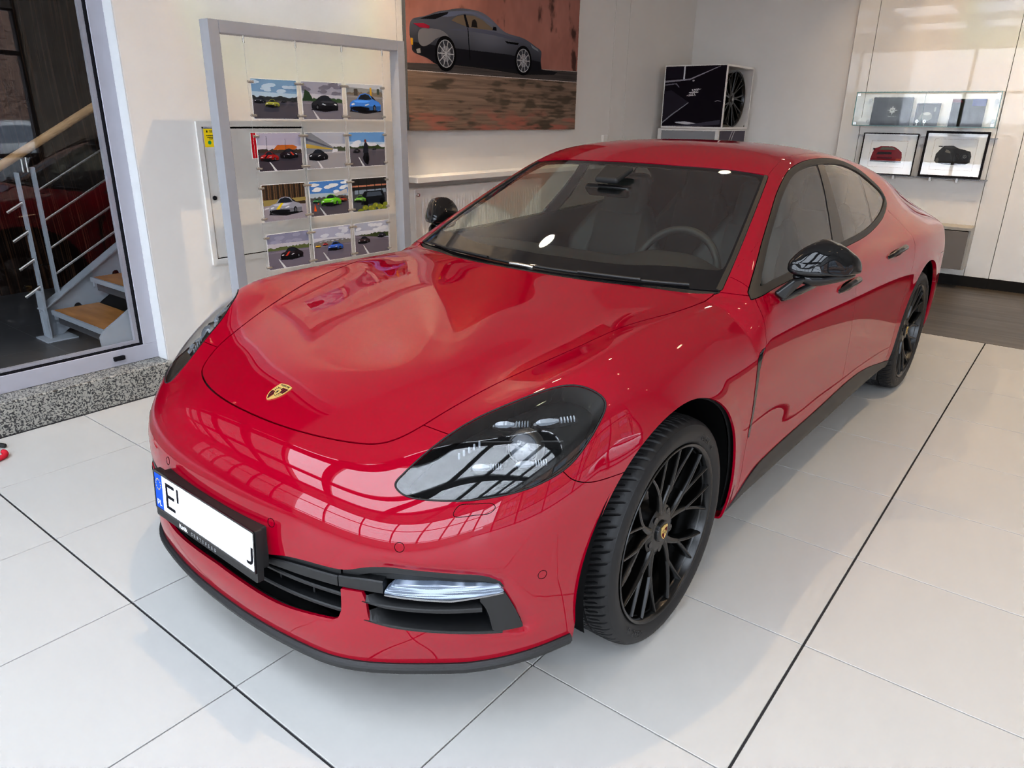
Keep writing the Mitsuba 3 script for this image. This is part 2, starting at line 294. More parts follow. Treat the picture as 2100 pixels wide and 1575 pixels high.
# ---- grey frame with twelve photographs on wires
k = 'display_stand'; lab(k, 'tall grey open stand by the left wall carrying twelve photographs on wires', 'display frame')
FX0, FX1, FY0, FY1, FZ = -.455, -.375, 2.066, 3.452, 1.972
pri('frame_grey', srgb(150, 152, 158), 0.45, specular=0.35)
put(k + '__post', bx(FX0, FX1, FY0, FY0 + .062, 0, FZ, .002), 'frame_grey'); put(k + '__post', bx(FX0, FX1, FY1 - .062, FY1, 0, FZ, .002), 'frame_grey')
put(k + '__top_beam', bx(FX0, FX1, FY0 + .0625, FY1 - .0625, FZ - .062, FZ, .002), 'frame_grey'); put(k + '__bottom_beam', bx(FX0, FX1, FY0 + .0625, FY1 - .0625, .02, .10, .002), 'frame_grey'); put(k + '__foot', bx(FX0 - .12, FX1 + .10, FY0 + .01, FY0 + .05, 0, .018, .002), 'frame_grey'); put(k + '__foot', bx(FX0 - .12, FX1 + .10, FY1 - .05, FY1 - .01, 0, .018, .002), 'frame_grey')
WY, PXX = (2.281, 2.614, 2.948, 3.276), -.402
for y in WY:
    put(k + '__wire', cyl((PXX, y, .10), (PXX, y, FZ - .06), .0009, 6), 'steel'); put(k + '__wire_holder', cyl((PXX, y, FZ - .062), (PXX, y, FZ - .098), .0055, 12), 'steel', 40)
art_mats = {}
def ink(r, g, b):
    key = f'ink_{r}_{g}_{b}'
    if key not in scene: flat(key, srgb(r, g, b))
    return key
def P2(pts): return Polygon(pts).buffer(0)
def car_art(cx, cy, w, color, dark=(22, 22, 26), stripe=None, flipx=False):
    """Printed picture of a low car seen from the front corner: [(polygon, colour)], w wide, standing on cy."""
    B = [(.0, .12), (.02, .20), (.10, .255), (.22, .28), (.34, .40), (.50, .43), (.64, .40), (.76, .29), (.93, .235), (1., .16), (.985, .05), (.90, .02), (.72, .01), (.30, .0), (.10, .02), (.01, .06)]
    Wn = [(.26, .285), (.36, .385), (.50, .41), (.61, .385), (.71, .29), (.5, .275)]; Sd = [(.72, .30), (.66, .385), (.76, .33), (.84, .265)]
    G = [(.05, .055), (.08, .115), (.34, .12), (.60, .10), (.62, .05), (.40, .025), (.15, .03)]; Sk = [(.03, .035), (.30, .0), (.72, .005), (.95, .03), (.80, .045), (.3, .035)]
    L1 = [(.04, .175), (.14, .20), (.16, .17), (.07, .145)]; L2 = [(.46, .155), (.58, .195), (.62, .175), (.50, .14)]
    out = [(P2([(-.02, .01), (.5, -.045), (1.02, .01), (.95, .05), (.05, .05)]), (28, 26, 30)), (P2(B), color), (P2([(.02, .12), (.3, .14), (.62, .13), (.98, .14), (.98, .05), (.3, .0), (.02, .05)]), tuple(int(c * .72) for c in color)), (P2([(.12, .25), (.3, .268), (.55, .262), (.66, .24), (.5, .21), (.2, .21)]), tuple(min(255, int(c * 1.22) + 12) for c in color)), (P2(Wn), (34, 38, 46)), (P2(Sd), (26, 28, 33)),
           (P2(G), dark), (P2(Sk), (18, 18, 20)), (P2(L1), (225, 228, 232)), (P2(L2), (225, 228, 232)), (affinity.scale(Point(.78, .085).buffer(.078), .62, 1.05), (15, 15, 16)), (affinity.scale(Point(.785, .085).buffer(.046), .6, 1.05), (82, 84, 90)), (affinity.scale(Point(.035, .07).buffer(.05), .4, 1.1), (16, 16, 18))]
    if stripe: out.insert(4, (P2([(.20, .13), (.30, .125), (.44, .28), (.37, .285)]), stripe))
    res = []
    for p, c in out:
        if flipx: p = affinity.scale(p, -1, 1, origin=(.5, 0))
        res.append((affinity.translate(affinity.scale(p, w, w, origin=(0, 0)), cx - w / 2, cy), c))
    return res
def cloudbank(seed, n, col, y0=.14, y1=.20):
    r = random.Random(seed); return [(unary_union([affinity.scale(Point(x + r.uniform(-.018, .018), y + r.uniform(-.004, .006)).buffer(r.uniform(.008, .018)), 1.6, .55) for _ in range(5)]), col) for x, y in [(r.uniform(.02, .28), r.uniform(y0, y1)) for _ in range(n)]]
W_, H_ = .297, .207
def scenery(sky, sky2, land, road, hz=.105, tilt=.0, line=True, landh=.018, seed=1):
    r = random.Random(seed); out = [(sbox(0, 0, W_, H_), sky), (P2([(0, hz), (W_, hz), (W_, hz + .030), (0, hz + .038)]), sky2)]
    xs = np.linspace(0, W_, 26); out.append((P2([(0, hz - .02)] + [(x, hz + landh * r.uniform(.35, 1.0)) for x in xs] + [(W_, hz - .02)]), land))
    out.append((P2([(0, 0), (W_, 0), (W_, hz - .012 + tilt), (0, hz - .004 - tilt)]), road)); out.append((P2([(0, hz - .012 - tilt), (W_, hz - .018 + tilt), (W_, hz - .024 + tilt), (0, hz - .02 - tilt)]), tuple(int(c * 1.15) for c in road)))
    if line: out.append((P2([(.10, 0), (.118, 0), (.072, hz * .5), (.066, hz * .5)]), (214, 212, 214)))
    return out
RD, SKB, SKG = (92, 86, 96), (108, 146, 182), (158, 158, 172)
prints = [
 ('blue-sky photograph of a gold-green car on a road, top left print', scenery(SKB, (176, 200, 216), (44, 48, 50), (70, 68, 76), seed=2, line=False) + cloudbank(3, 7, (182, 204, 222)) + car_art(.045, .083, .075, (40, 44, 50)) + car_art(.20, .088, .038, (36, 38, 42)) + car_art(.262, .092, .026, (46, 48, 52)) + car_art(.122, .063, .095, (150, 150, 62))),
 ('grey-sky photograph of a large black car in rain, top middle print', scenery(SKG, (190, 190, 200), (52, 74, 50), (110, 108, 118), seed=3) + cloudbank(5, 8, (104, 104, 120)) + [(P2([(0, .10), (.02, .165), (.05, .15), (.075, .11)]), (40, 58, 42))] + car_art(.16, .05, .20, (38, 40, 46), flipx=True)),
 ('photograph of a blue sports car on a grey yard, top right print', scenery((196, 200, 204), (150, 152, 150), (116, 106, 92), (122, 120, 122), hz=.15, seed=4, line=False) + [(sbox(.06, .14, .09, .18), (70, 66, 62)), (sbox(.19, .14, .205, .19), (206, 160, 50)), (sbox(.25, .15, .27, .185), (60, 70, 60))] + car_art(.15, .045, .26, (66, 126, 214), flipx=False)),
 ('photograph of a red-black and a black car side by side, second row left print', scenery((164, 160, 180), (196, 190, 200), (58, 50, 46), (62, 56, 64), seed=5) + [(P2([(.10, .115), (.25, .115), (.27, .128), (.24, .142), (.13, .142)]), (176, 92, 40)), (sbox(.06, .11, .062, .19), (70, 66, 72)), (sbox(.185, .11, .187, .175), (70, 66, 72))] + car_art(.072, .055, .125, (150, 34, 34), stripe=(30, 20, 22)) + car_art(.205, .068, .125, (36, 28, 34), stripe=(190, 60, 40), flipx=True)),
 ('photograph of a black car beside a striped noise barrier, second row middle print', scenery((172, 176, 188), (200, 202, 208), (70, 78, 60), (150, 148, 152), hz=.11, seed=6) + [(P2([(0, .085), (0, .207), (.04, .207), (.21, .118), (.21, .10)]), (122, 126, 134)), (P2([(0, .12), (0, .145), (.2, .112), (.2, .108)]), (176, 150, 70)), (P2([(0, .165), (0, .18), (.19, .121), (.19, .116)]), (78, 82, 96)), (P2([(.19, .09), (.235, .095), (.235, .112), (.20, .112)]), (222, 222, 226))] + car_art(.085, .05, .145, (34, 34, 38))),
 ('photograph of a rider on a black motorbike under a blue sky, second row right print', scenery((98, 146, 200), (180, 202, 220), (52, 66, 40), (88, 84, 92), hz=.115, seed=7) + cloudbank(8, 6, (226, 230, 236), .12, .15) + car_art(.055, .085, .06, (36, 34, 38)) + car_art(.20, .098, .035, (40, 38, 44)) + [(P2([(.115, .02), (.10, .05), (.115, .085), (.135, .095), (.15, .08), (.155, .04), (.14, .012)]), (24, 24, 28)), (affinity.scale(Point(.137, .035).buffer(.022), .6, 1.2), (14, 14, 16)), (P2([(.105, .085), (.112, .125), (.122, .148), (.135, .148), (.148, .128), (.150, .09), (.128, .08)]), (34, 36, 44)), (Point(.127, .156).buffer(.009), (120, 60, 54))]),
 ('photograph of a silver car with a yellow stripe before tall pines, third row left print', [(sbox(0, 0, W_, H_), (64, 52, 42))] + [(sbox(x, .11, x + w, H_), c) for x, w, c in [(i * .0128, .0055, ((112, 84, 58), (92, 66, 48), (38, 32, 28))[i % 3]) for i in range(23)]] + [(P2([(0, .0), (W_, 0), (W_, .085), (0, .10)]), (150, 142, 150)), (P2([(0, .088), (W_, .105), (W_, .125), (0, .122)]), (150, 132, 78)), (P2([(0, .075), (.12, .10), (.12, .094), (0, .066)]), (206, 206, 210))] + car_art(.15, .035, .235, (150, 152, 164), stripe=(226, 198, 40))),
 ('photograph of a bright green car with orange cones under white clouds, third row middle print', scenery((76, 128, 196), (170, 186, 200), (80, 78, 74), (84, 78, 84), hz=.10, seed=9) + cloudbank(11, 9, (232, 236, 240), .135, .195) + [(P2([(.14, .115), (.29, .155), (.29, .125), (.14, .105)]), (196, 192, 188)), (P2([(.02, .03), (.03, .075), (.042, .03)]), (226, 88, 36)), (P2([(.05, .07), (.055, .09), (.061, .07)]), (220, 90, 40))] + car_art(.045, .08, .06, (52, 120, 60)) + car_art(.245, .075, .075, (150, 60, 40)) + car_art(.155, .058, .16, (104, 190, 42))),
 ('photograph of a black off-road car behind yellow-green bushes, third row right print', [(sbox(0, 0, W_, H_), (70, 72, 78)), (sbox(0, .13, W_, H_), (40, 38, 38)), (sbox(0, .155, W_, .165), (182, 120, 96)), (sbox(.02, .11, .29, .135), (128, 144, 160))] + [(sbox(x, .10, x + .006, H_), (30, 32, 28)) for x in (.05, .12, .19, .25)] + [(P2([(.07, .04), (.07, .085), (.10, .125), (.26, .125), (.275, .09), (.28, .045)]), (24, 26, 30)), (P2([(.115, .09), (.125, .118), (.24, .118), (.255, .09)]), (66, 76, 88)), (affinity.scale(Point(.11, .05).buffer(.025), .8, 1), (14, 14, 16)), (affinity.scale(Point(.25, .05).buffer(.025), .8, 1), (14, 14, 16))] + car_art(.06, .06, .10, (110, 170, 60)) + [(unary_union([affinity.scale(Point(x, y).buffer(.018), 1.4, .9) for x, y in ((.06, .0), (.10, .02), (.15, .015), (.19, .03), (.23, .02), (.28, .03), (.27, .0), (.17, .0))]).intersection(sbox(0, 0, W_, H_)), (124, 132, 46)), (unary_union([Point(x, y).buffer(.006) for x, y in ((.09, .02), (.14, .025), (.2, .03), (.25, .02), (.17, .01), (.22, .005))]).intersection(sbox(0, 0, W_, H_)), (178, 168, 60))]),
 ('photograph of a black car with a red stripe on a wide road, bottom left print', scenery((132, 132, 156), (188, 184, 192), (88, 98, 58), (112, 104, 116), hz=.115, seed=12) + cloudbank(13, 6, (150, 150, 172), .15, .195) + car_art(.165, .05, .165, (32, 26, 30), stripe=(196, 52, 38))),
 ('photograph of a blue car ahead of small red and yellow cars, bottom middle print', scenery((168, 170, 190), (206, 206, 214), (120, 116, 112), (112, 104, 116), hz=.11, seed=14) + cloudbank(15, 7, (206, 208, 218), .14, .19) + [(P2([(.0, .125), (.10, .135), (.25, .128), (.25, .123), (.10, .129), (0, .119)]), (130, 128, 136))] + car_art(.03, .09, .045, (222, 170, 48)) + car_art(.085, .098, .042, (190, 50, 50)) + car_art(.165, .062, .125, (56, 96, 190))),
 ('photograph of two dark cars on a sloping race track, bottom right print', scenery((170, 174, 190), (210, 212, 220), (58, 68, 40), (108, 100, 110), hz=.12, tilt=-.018, seed=16) + cloudbank(17, 6, (222, 224, 230), .15, .195) + car_art(.075, .075, .105, (52, 40, 42)) + car_art(.232, .10, .075, (40, 38, 46)))]
for i, (text, art) in enumerate(prints):
    r, c = divmod(i, 3); y0, z0 = (2.301, 2.634, 2.967)[c], 1.491 - .2855 * r
    key = fresh('photo_print'); lab(key, text, 'photograph', 'photographs on wires in the grey stand')
    X = ON_LEFT(y0, z0, PXX); put(key + '__sheet', mv(bx(-.004, W_ + .004, -.004, H_ + .004, -.0022, 0), np.eye(4)), 'white_print', xf=X)
    for j, (pg, col) in enumerate(art):
        pg = pg.intersection(sbox(0, 0, W_, H_))
        if pg.is_empty or pg.area < 1e-8: continue
        put(key + '__printed_area', mv(ext(pg if pg.geom_type in ('Polygon', 'MultiPolygon') else pg.buffer(1e-5), .00016), RT(t=(0, 0, .00012 * j))), ink(*col), xf=X)
    for cy in (0, 1):
        for zz in (.016, H_ - .016):
            yc = WY[c] + .002 if cy == 0 else WY[c + 1] - .002; a = -1 if cy else 1
            put('display_stand__clamp', cat(cyl((PXX + .004, yc - .004 * a, z0 + zz), (PXX + .004, yc + .030 * a, z0 + zz), .0068, 14), cyl((PXX + .004, yc + .010 * a, z0 + zz), (PXX + .004, yc + .014 * a, z0 + zz), .0078, 14)), 'steel', 40)

# ---- fire hose cabinet and its signs
k = 'hose_cabinet'; lab(k, 'cream metal fire hose cabinet in the left wall with a small lock', 'cabinet'); pri('cabinet_cream', (.70, .69, .655), 0.35, specular=0.4)
cy0, cy1, cz0, cz1 = 2.062, 2.805, .672, 1.474
put(k + '__frame', mv(ext(sbox(cy0, cz0, cy1, cz1).difference(sbox(cy0 + .030, cz0 + .032, cy1 - .030, cz1 - .030)), .016), frame_axes((WX + .001, 0, 0), (0, 1, 0), (0, 0, 1))), 'cabinet_cream')
put(k + '__door', bx(WX + .001, WX + .010, cy0 + .036, cy1 - .034, cz0 + .038, cz1 - .040, .001), 'cabinet_cream'); put(k + '__gap', bx(WX + .0005, WX + .0015, cy0 + .030, cy1 - .030, cz0 + .032, cz1 - .030), 'void_black')
put(k + '__lock', cat(cyl((WX + .010, 2.122, 1.055), (WX + .016, 2.122, 1.055), .012, 20), bx(WX + .016, WX + .018, 2.1205, 2.1235, 1.048, 1.062)), 'ink_black', 40); put(k + '__recess', cyl((WX + .010, 2.215, 1.060), (WX + .0115, 2.215, 1.060), .040, 28), 'alu_frame', 40)
k = 'inspection_sticker'; lab(k, 'yellow inspection sticker with a green and an orange dot on the hose cabinet door', 'sticker'); X = ON_LEFT(2.104, 1.335, WX + .0102)
put(k + '__sheet', bx(0, .098, 0, .098, 0, .0004), ink(246, 214, 30), xf=X); put(k + '__green_dot', cyl((.030, .024, .0004), (.030, .024, .0008), .0105, 18), ink(40, 140, 80), xf=X); put(k + '__orange_dot', cyl((.072, .024, .0004), (.072, .024, .0008), .0105, 18), ink(214, 160, 96), xf=X)
put(k + '__text_lines', cat(*[bx(x0, x1, y, y + h, .0004, .0007) for x0, x1, y, h in ((.016, .024, .078, .012), (.034, .088, .086, .0035), (.036, .086, .079, .0035), (.012, .088, .060, .004), (.020, .080, .051, .003), (.030, .070, .042, .004))]), 'ink_black', xf=X)
labels[k + '__text_lines'] = {'kind': 'stuff'}
k = 'service_sticker'; lab(k, 'small silver service sticker above the yellow one on the hose cabinet', 'sticker'); X = ON_LEFT(2.104, 1.440, WX + .0102) @ RT(t=(0, -.004, 0))
put(k + '__sheet', bx(0, .064, 0, .038, 0, .0004), ink(168, 170, 176), xf=X); put(k + '__ring', mv(ext(Point(.018, .019).buffer(.015).difference(Point(.021, .019).buffer(.010)), .0003), RT(t=(0, 0, .0004))), ink(70, 84, 130), xf=X); put(k + '__letters', lettering('CRS', .013, .0003, RT(t=(.016, .011, .0005))), ink(196, 44, 60), xf=X)
k = 'fire_hose_sign'; lab(k, 'red fire hose sign with a white hose reel on the cabinet door', 'sign'); X = ON_LEFT(2.395, 1.262, WX + .0102)
put(k + '__board', bx(0, .150, 0, .150, 0, .003, .0004), 'white_print', xf=X); put(k + '__field', bx(.004, .146, .004, .146, .003, .0034), ink(206, 26, 40), xf=X)
reel = unary_union([sbox(.045 + i * .0085, .035 + .001 * i, .0495 + i * .0085, .118) for i in range(7)] + [sbox(.042, .112, .108, .120), sbox(.108, .078, .140, .084), sbox(.100, .05, .108, .09), sbox(.064, .016, .068, .036), sbox(.062, .008, .070, .015)])
put(k + '__hose_symbol', mv(ext(reel, .0004), RT(t=(0, 0, .0034))), ink(236, 196, 190), xf=X)

# ---- large poster of a dark coupe
k = 'wall_poster'; lab(k, 'large canvas print of a dark grey coupe before red rocks', 'poster'); PY0, PY1, PZ0, PZ1 = 3.672, 5.815, 1.417, 2.86
put(k + '__canvas', bx(WX + .002, -.582, PY0, PY1, PZ0, PZ1, .002), 'mullion_dark'); X = frame_axes((-.5818, 0, 0), (0, 1, 0), (0, 0, 1))
def rock(p, n, uv):
    v = fbm(p.y * 4.5 + 1.5 * noise(p.z * 3, p.y * 2), p.z * 2.2, 8, 5); w = fbm(p.y * 14, p.z * 9, 4, 4); st = smoothstep(.54, .68, .6 * fbm(p.y * 5.5 + .6 * noise(p.z * 4), p.z * 1.5, 5, 4) + .4 * w)
    return mix(mix((.20, .075, .060), (.42, .185, .145), v * .8 + w * .3), (.035, .020, .018), st * .9)
def scrub(p, n, uv):
    s = fbm(p.y * 2.2, p.z * 75, 3, 5); b = smoothstep(.50, .72, fbm(p.y * 4.5, p.z * 15, 9, 4) * .7 + .3 * noise(p.y * 9, p.z * 70)); r = smoothstep(.46, .66, fbm(p.y * 4, p.z * 16, 21, 4)) * smoothstep(1.62, 1.47, p.z)
    c = mix((.085, .060, .046), (.30, .205, .150), s); c = mix(c, (.040, .036, .027), b * .75); return mix(c, (.36, .105, .08), r * .7 * (1 - b))
flat('rock_print', proc(rock)); flat('scrub_print', proc(scrub))
flat('road_print', proc(lambda p, n, uv: mix((.030, .026, .026), (.085, .074, .07), fbm(p.y * 3, p.z * 80, 2, 3))))
flat('coupe_print', proc(lambda p, n, uv: mix((.010, .011, .014), (.105, .115, .145), smoothstep(1.90, 2.16, p.z + .03 * fbm(p.y * 4, p.z * 9, 1)) * (.55 + .6 * noise(p.y * 2.4, p.z * 3)))))
layers = [('rock_face', [(PY0, 1.84), (PY1, 1.87), (PY1, PZ1), (PY0, PZ1)], 'rock_print'), ('scrub', [(PY0, PZ0), (PY1, PZ0), (PY1, 1.90), (PY0, 1.86)], 'scrub_print'), ('road', [(PY0, 1.865), (4.374, 1.885), (PY1, 1.917), (PY1, 1.823), (4.54, 1.816), (PY0, 1.814)], 'road_print'),
 ('road_line', [(PY0, 1.8195), (4.54, 1.821), (PY1, 1.828), (PY1, 1.8215), (4.54, 1.815), (PY0, 1.813)], ink(170, 160, 156)), ('road_edge', [(5.2, 1.905), (PY1, 1.917), (PY1, 1.912), (5.2, 1.900)], ink(150, 140, 136)), ('shadow', [(3.90, 1.88), (4.5, 1.87), (5.0, 1.85), (5.45, 1.87), (5.5, 1.895), (5.25, 1.905), (4.5, 1.90)], 'ink_black'),
 ('coupe_body', spline([(3.718, 2.129), (3.835, 2.169), (3.969, 2.211), (4.093, 2.237), (4.2, 2.258), (4.313, 2.266), (4.456, 2.262), (4.572, 2.231), (4.692, 2.174), (4.772, 2.146), (4.945, 2.13), (5.078, 2.105), (5.197, 2.066), (5.254, 2.038), (5.245, 1.966), (5.262, 1.902), (5.205, 1.886), (5.106, 1.878), (4.895, 1.889), (4.54, 1.882), (4.168, 1.876), (3.96, 1.873), (3.900, 1.896), (3.818, 1.917), (3.722, 1.95), (3.725, 1.982), (3.707, 2.029), (3.704, 2.065)], 120, True), 'coupe_print'),
 ('body_shade', [(3.74, 2.0), (4.1, 1.99), (4.8, 1.99), (5.24, 1.96), (5.255, 1.905), (5.1, 1.885), (4.5, 1.885), (3.97, 1.88), (3.83, 1.92), (3.73, 1.955)], ink(26, 26, 31)), ('roof_highlight', spline([(3.95, 2.192), (4.115, 2.229), (4.313, 2.252), (4.456, 2.245), (4.63, 2.184), (4.53, 2.205), (4.376, 2.234), (4.251, 2.228), (4.114, 2.195)], 60, True), ink(92, 100, 122)),
 ('rear_haunch', spline([(3.79, 2.07), (3.90, 2.10), (4.05, 2.09), (4.10, 2.06), (4.0, 2.05), (3.9, 2.00), (3.80, 1.99)], 50, True), ink(112, 112, 116)), ('shoulder_highlight', spline([(4.10, 2.11), (4.312, 2.135), (4.781, 2.126), (5.05, 2.09), (4.782, 2.105), (4.311, 2.115)], 60, True), ink(78, 82, 98)), ('rear_glass', [(3.80, 2.152), (3.97, 2.200), (4.10, 2.226), (4.09, 2.21), (3.96, 2.165)], ink(22, 22, 26)),
 ('window', [(4.128, 2.173), (4.189, 2.207), (4.266, 2.222), (4.376, 2.226), (4.473, 2.210), (4.615, 2.157), (4.598, 2.148), (4.44, 2.144), (4.312, 2.144), (4.219, 2.157)], ink(104, 92, 78)), ('window_pillar', [(4.262, 2.224), (4.285, 2.226), (4.325, 2.143), (4.295, 2.145)], ink(20, 20, 24)), ('driver', [(4.35, 2.15), (4.36, 2.195), (4.39, 2.205), (4.41, 2.19), (4.42, 2.15)], ink(30, 28, 28)), ('door_mirror', [(4.60, 2.15), (4.61, 2.175), (4.645, 2.175), (4.65, 2.15)], ink(18, 18, 22)),
 ('tail_lamp', [(3.738, 2.118), (3.84, 2.128), (3.902, 2.116), (3.895, 2.098), (3.80, 2.098)], ink(150, 36, 56)), ('rear_plate', [(3.709, 2.024), (3.73, 2.024), (3.73, 1.98), (3.711, 1.982)], ink(196, 140, 40)), ('tail_pipe', [(3.76, 1.955), (3.80, 1.965), (3.805, 1.935), (3.77, 1.93)], ink(130, 128, 126)), ('side_vent', [(4.755, 2.084), (4.937, 2.083), (4.919, 2.068), (4.782, 2.071)], ink(12, 12, 14)), ('head_lamp', [(5.098, 2.085), (5.197, 2.055), (5.208, 2.038), (5.118, 2.060)], ink(120, 126, 134)), ('door_seam', [(4.305, 2.14), (4.311, 2.14), (4.335, 1.92), (4.328, 1.92)], ink(14, 14, 16))]
for j, (nm, pts, m) in enumerate(layers): put(k + '__' + nm, mv(ext(Polygon(pts).buffer(0), .0006), RT(t=(0, 0, .0002 * j))), m, xf=X)
for cyy, czz, rx, rz in ((4.062, 1.946, .112, .118), (4.998, 1.956, .112, .112)):
    for q, (f, m) in enumerate(((1.0, ink(14, 14, 16)), (.80, ink(150, 152, 156)), (.74, ink(52, 54, 60)), (.45, ink(116, 118, 124)), (.22, ink(24, 24, 28)))): put(k + '__coupe_wheel', mv(ext(affinity.scale(Point(cyy, czz).buffer(1, 24), rx * f, rz * f), .0006), RT(t=(0, 0, .0045 + .0002 * q))), m, xf=X)
    put(k + '__coupe_wheel', mv(ext(unary_union([affinity.scale(affinity.rotate(sbox(cyy - .09, czz - .004, cyy + .09, czz + .004), a, origin=(cyy, czz)), .95, 1, origin=(cyy, czz)) for a in range(0, 180, 36)]), .0006), RT(t=(0, 0, .0056))), ink(160, 162, 166), xf=X)

# ---- window board, radiator, socket
k = 'window_board'; lab(k, 'long white board on the left wall above the radiator', 'shelf'); put(k, bx(WX + .001, -.44, 3.60, 6.25, 1.062, 1.102, .003), 'white_lacquer')
k = 'radiator'; lab(k, 'white ribbed panel radiator below the wall board, partly hidden by the car', 'radiator'); ry0, ry1, rz0, rz1 = 3.64, 5.22, .42, 1.015
pri('radiator_white', (.78, .77, .75), 0.3, specular=0.5)
put(k + '__body', bx(-.605, -.515, ry0, ry1, rz0, rz1, .006), 'radiator_white')
n = 46; ys = np.linspace(ry0 + .07, ry1 - .03, n * 8 + 1); dx = .008 * np.abs(np.sin((ys - ys[0]) / (ys[-1] - ys[0]) * n * math.pi)) ** .6
prof_z = [(rz0 + .02, 0.), (rz0 + .04, 0.), (rz0 + .075, 1.), (rz1 - .105, 1.), (rz1 - .07, 0.), (rz1 - .015, 0.)]
V = np.array([(-.514 + .001 + d * f, y, z) for z, f in prof_z for y, d in zip(ys, dx)]); m = len(ys); F = [[a * m + i, a * m + i + 1, (a + 1) * m + i + 1] for a in range(5) for i in range(m - 1)] + [[a * m + i, (a + 1) * m + i + 1, (a + 1) * m + i] for a in range(5) for i in range(m - 1)]
put(k + '__ribbed_front', (V, np.array(F)), 'radiator_white', True)
put(k + '__plug', cat(cyl((-.515, ry0 + .028, .972), (-.500, ry0 + .028, .972), .014, 18), cyl((-.500, ry0 + .028, .972), (-.494, ry0 + .028, .972), .006, 12)), 'chrome', 40)
for y in (ry0 + .25, ry1 - .25): put(k + '__bracket', bx(-.619, -.604, y, y + .05, rz0 + .1, rz1 - .1), 'radiator_white')
k = 'wall_socket'; lab(k, 'small white surface box on the left wall right of the poster', 'socket'); put(k, bx(WX + .001, -.59, 6.352, 6.432, 1.285, 1.362, .004), 'white_lacquer')

# ---- white display cubes with the alloy wheel
def cube_shell(key, x0, x1, y0, y1, z0, z1, t, mat='white_lacquer'):
    put(key + '__top', bx(x0, x1, y0, y1, z1 - t, z1, .001), mat); put(key + '__bottom', bx(x0, x1, y0, y1, z0, z0 + t, .001), mat); put(key + '__back', bx(x0, x0 + t, y0, y1, z0 + t, z1 - t), mat); put(key + '__side', bx(x0 + t, x1, y0, y0 + t, z0 + t, z1 - t), mat); put(key + '__side', bx(x0 + t, x1, y1 - t, y1, z0 + t, z1 - t), mat)
k = 'display_cube'; lab(k, 'upper white display cube with a black car picture on its side', 'display cube'); X0, X1, Y0, Y1, Z0, Z1 = -.525, .176, 7.43, 8.14, 1.428, 2.055
cube_shell(k, X0, X1, Y0, Y1, Z0, Z1, .020); X = ON_FAR(0, 0, Y0 - .0002)
G = [('picture', [(X0 + .012, Z0 + .022), (X1 - .012, Z0 + .022), (X1 - .012, Z1 - .012), (X0 + .012, Z1 - .012)], ink(22, 18, 24)), ('glass_edge', [(-.306, 2.041), (-.288, 2.041), (-.288, 1.914), (-.306, 1.914)], ink(190, 190, 196)), ('bonnet_edge', [(-.513, 1.905), (-.234, 1.921), (.099, 2.040), (.099, 2.034), (-.225, 1.908), (-.513, 1.885)], ink(130, 126, 134)),
 ('panel_upper', [(-.513, 1.93), (-.31, 1.925), (-.31, 2.043), (-.513, 2.043)], ink(30, 26, 34)), ('bonnet_line', [(-.513, 1.868), (-.378, 1.880), (-.340, 1.84), (-.345, 1.835), (-.385, 1.868), (-.513, 1.855)], ink(96, 92, 100)), ('vent_field', [(-.513, 1.80), (-.43, 1.81), (-.219, 1.69), (-.40, 1.56), (-.513, 1.50)], ink(38, 34, 42)), ('vent_edge', [(-.513, 1.475), (-.40, 1.56), (-.219, 1.684), (-.222, 1.692), (-.41, 1.57), (-.513, 1.49)], ink(120, 118, 124)), ('bright_sill', [(-.364, 1.492), (-.252, 1.500), (-.079, 1.478), (-.10, 1.466), (-.25, 1.470), (-.340, 1.480)], ink(176, 174, 180)), ('lower_gleam', [(-.513, 1.452), (-.2, 1.47), (.15, 1.52), (.15, 1.475), (-.1, 1.452)], ink(58, 56, 66)), ('fine_mark', [(.07, 1.70), (.10, 1.712), (.14, 1.70), (.14, 1.695), (.10, 1.703), (.075, 1.695)], ink(120, 116, 120)), ('spark', [(-.200, 1.905), (-.180, 1.912), (-.172, 1.900), (-.190, 1.892)], ink(170, 168, 174))]
for j, (nm, pts, m) in enumerate(G): put(k + '__' + nm, mv(ext(Polygon(pts).buffer(0), .0005), RT(t=(0, 0, .0003 * j))), m, xf=X)
par = lambda u, v: (-.172 + u * .052 + v * .030, 1.787 + u * .010 + v * .036 - u * .008)
def quad(u0, v0, u1, v1): return Polygon([par(u0, v0), par(u1, v0), par(u1, v1), par(u0, v1)])
fl = [quad(-.09, -1, .09, 1), quad(-1, -.13, 1, .13)] + [Polygon([par(*q) for q in pts]) for pts in ([(.2, .3), (.9, 1), (1, .86), (.36, .26)], [(-.2, .3), (-.9, 1), (-1, .86), (-.36, .26)], [(.2, -.3), (.9, -1), (1, -.86), (.36, -.26)], [(-.2, -.3), (-.9, -1), (-1, -.86), (-.36, -.26)], [(.2, .5), (.2, 1), (.62, 1)], [(-.2, .5), (-.2, 1), (-.62, 1)], [(.2, -.5), (.2, -1), (.62, -1)], [(-.2, -.5), (-.2, -1), (-.62, -1)])]
put(k + '__flag_emblem', mv(ext(unary_union(fl), .0006), RT(t=(0, 0, .0035))), ink(188, 184, 186), xf=X)
put(k + '__side_hole', cyl((X1 + .0001, 8.03, Z0 + .03), (X1 + .001, 8.03, Z0 + .03), .009, 14), 'void_black')
k = 'display_cube_001'; lab(k, 'lower white display cube with a shelf, just showing above the car roof', 'display cube'); cube_shell(k, -.545, .160, 7.41, 8.14, .72, 1.426, .020)
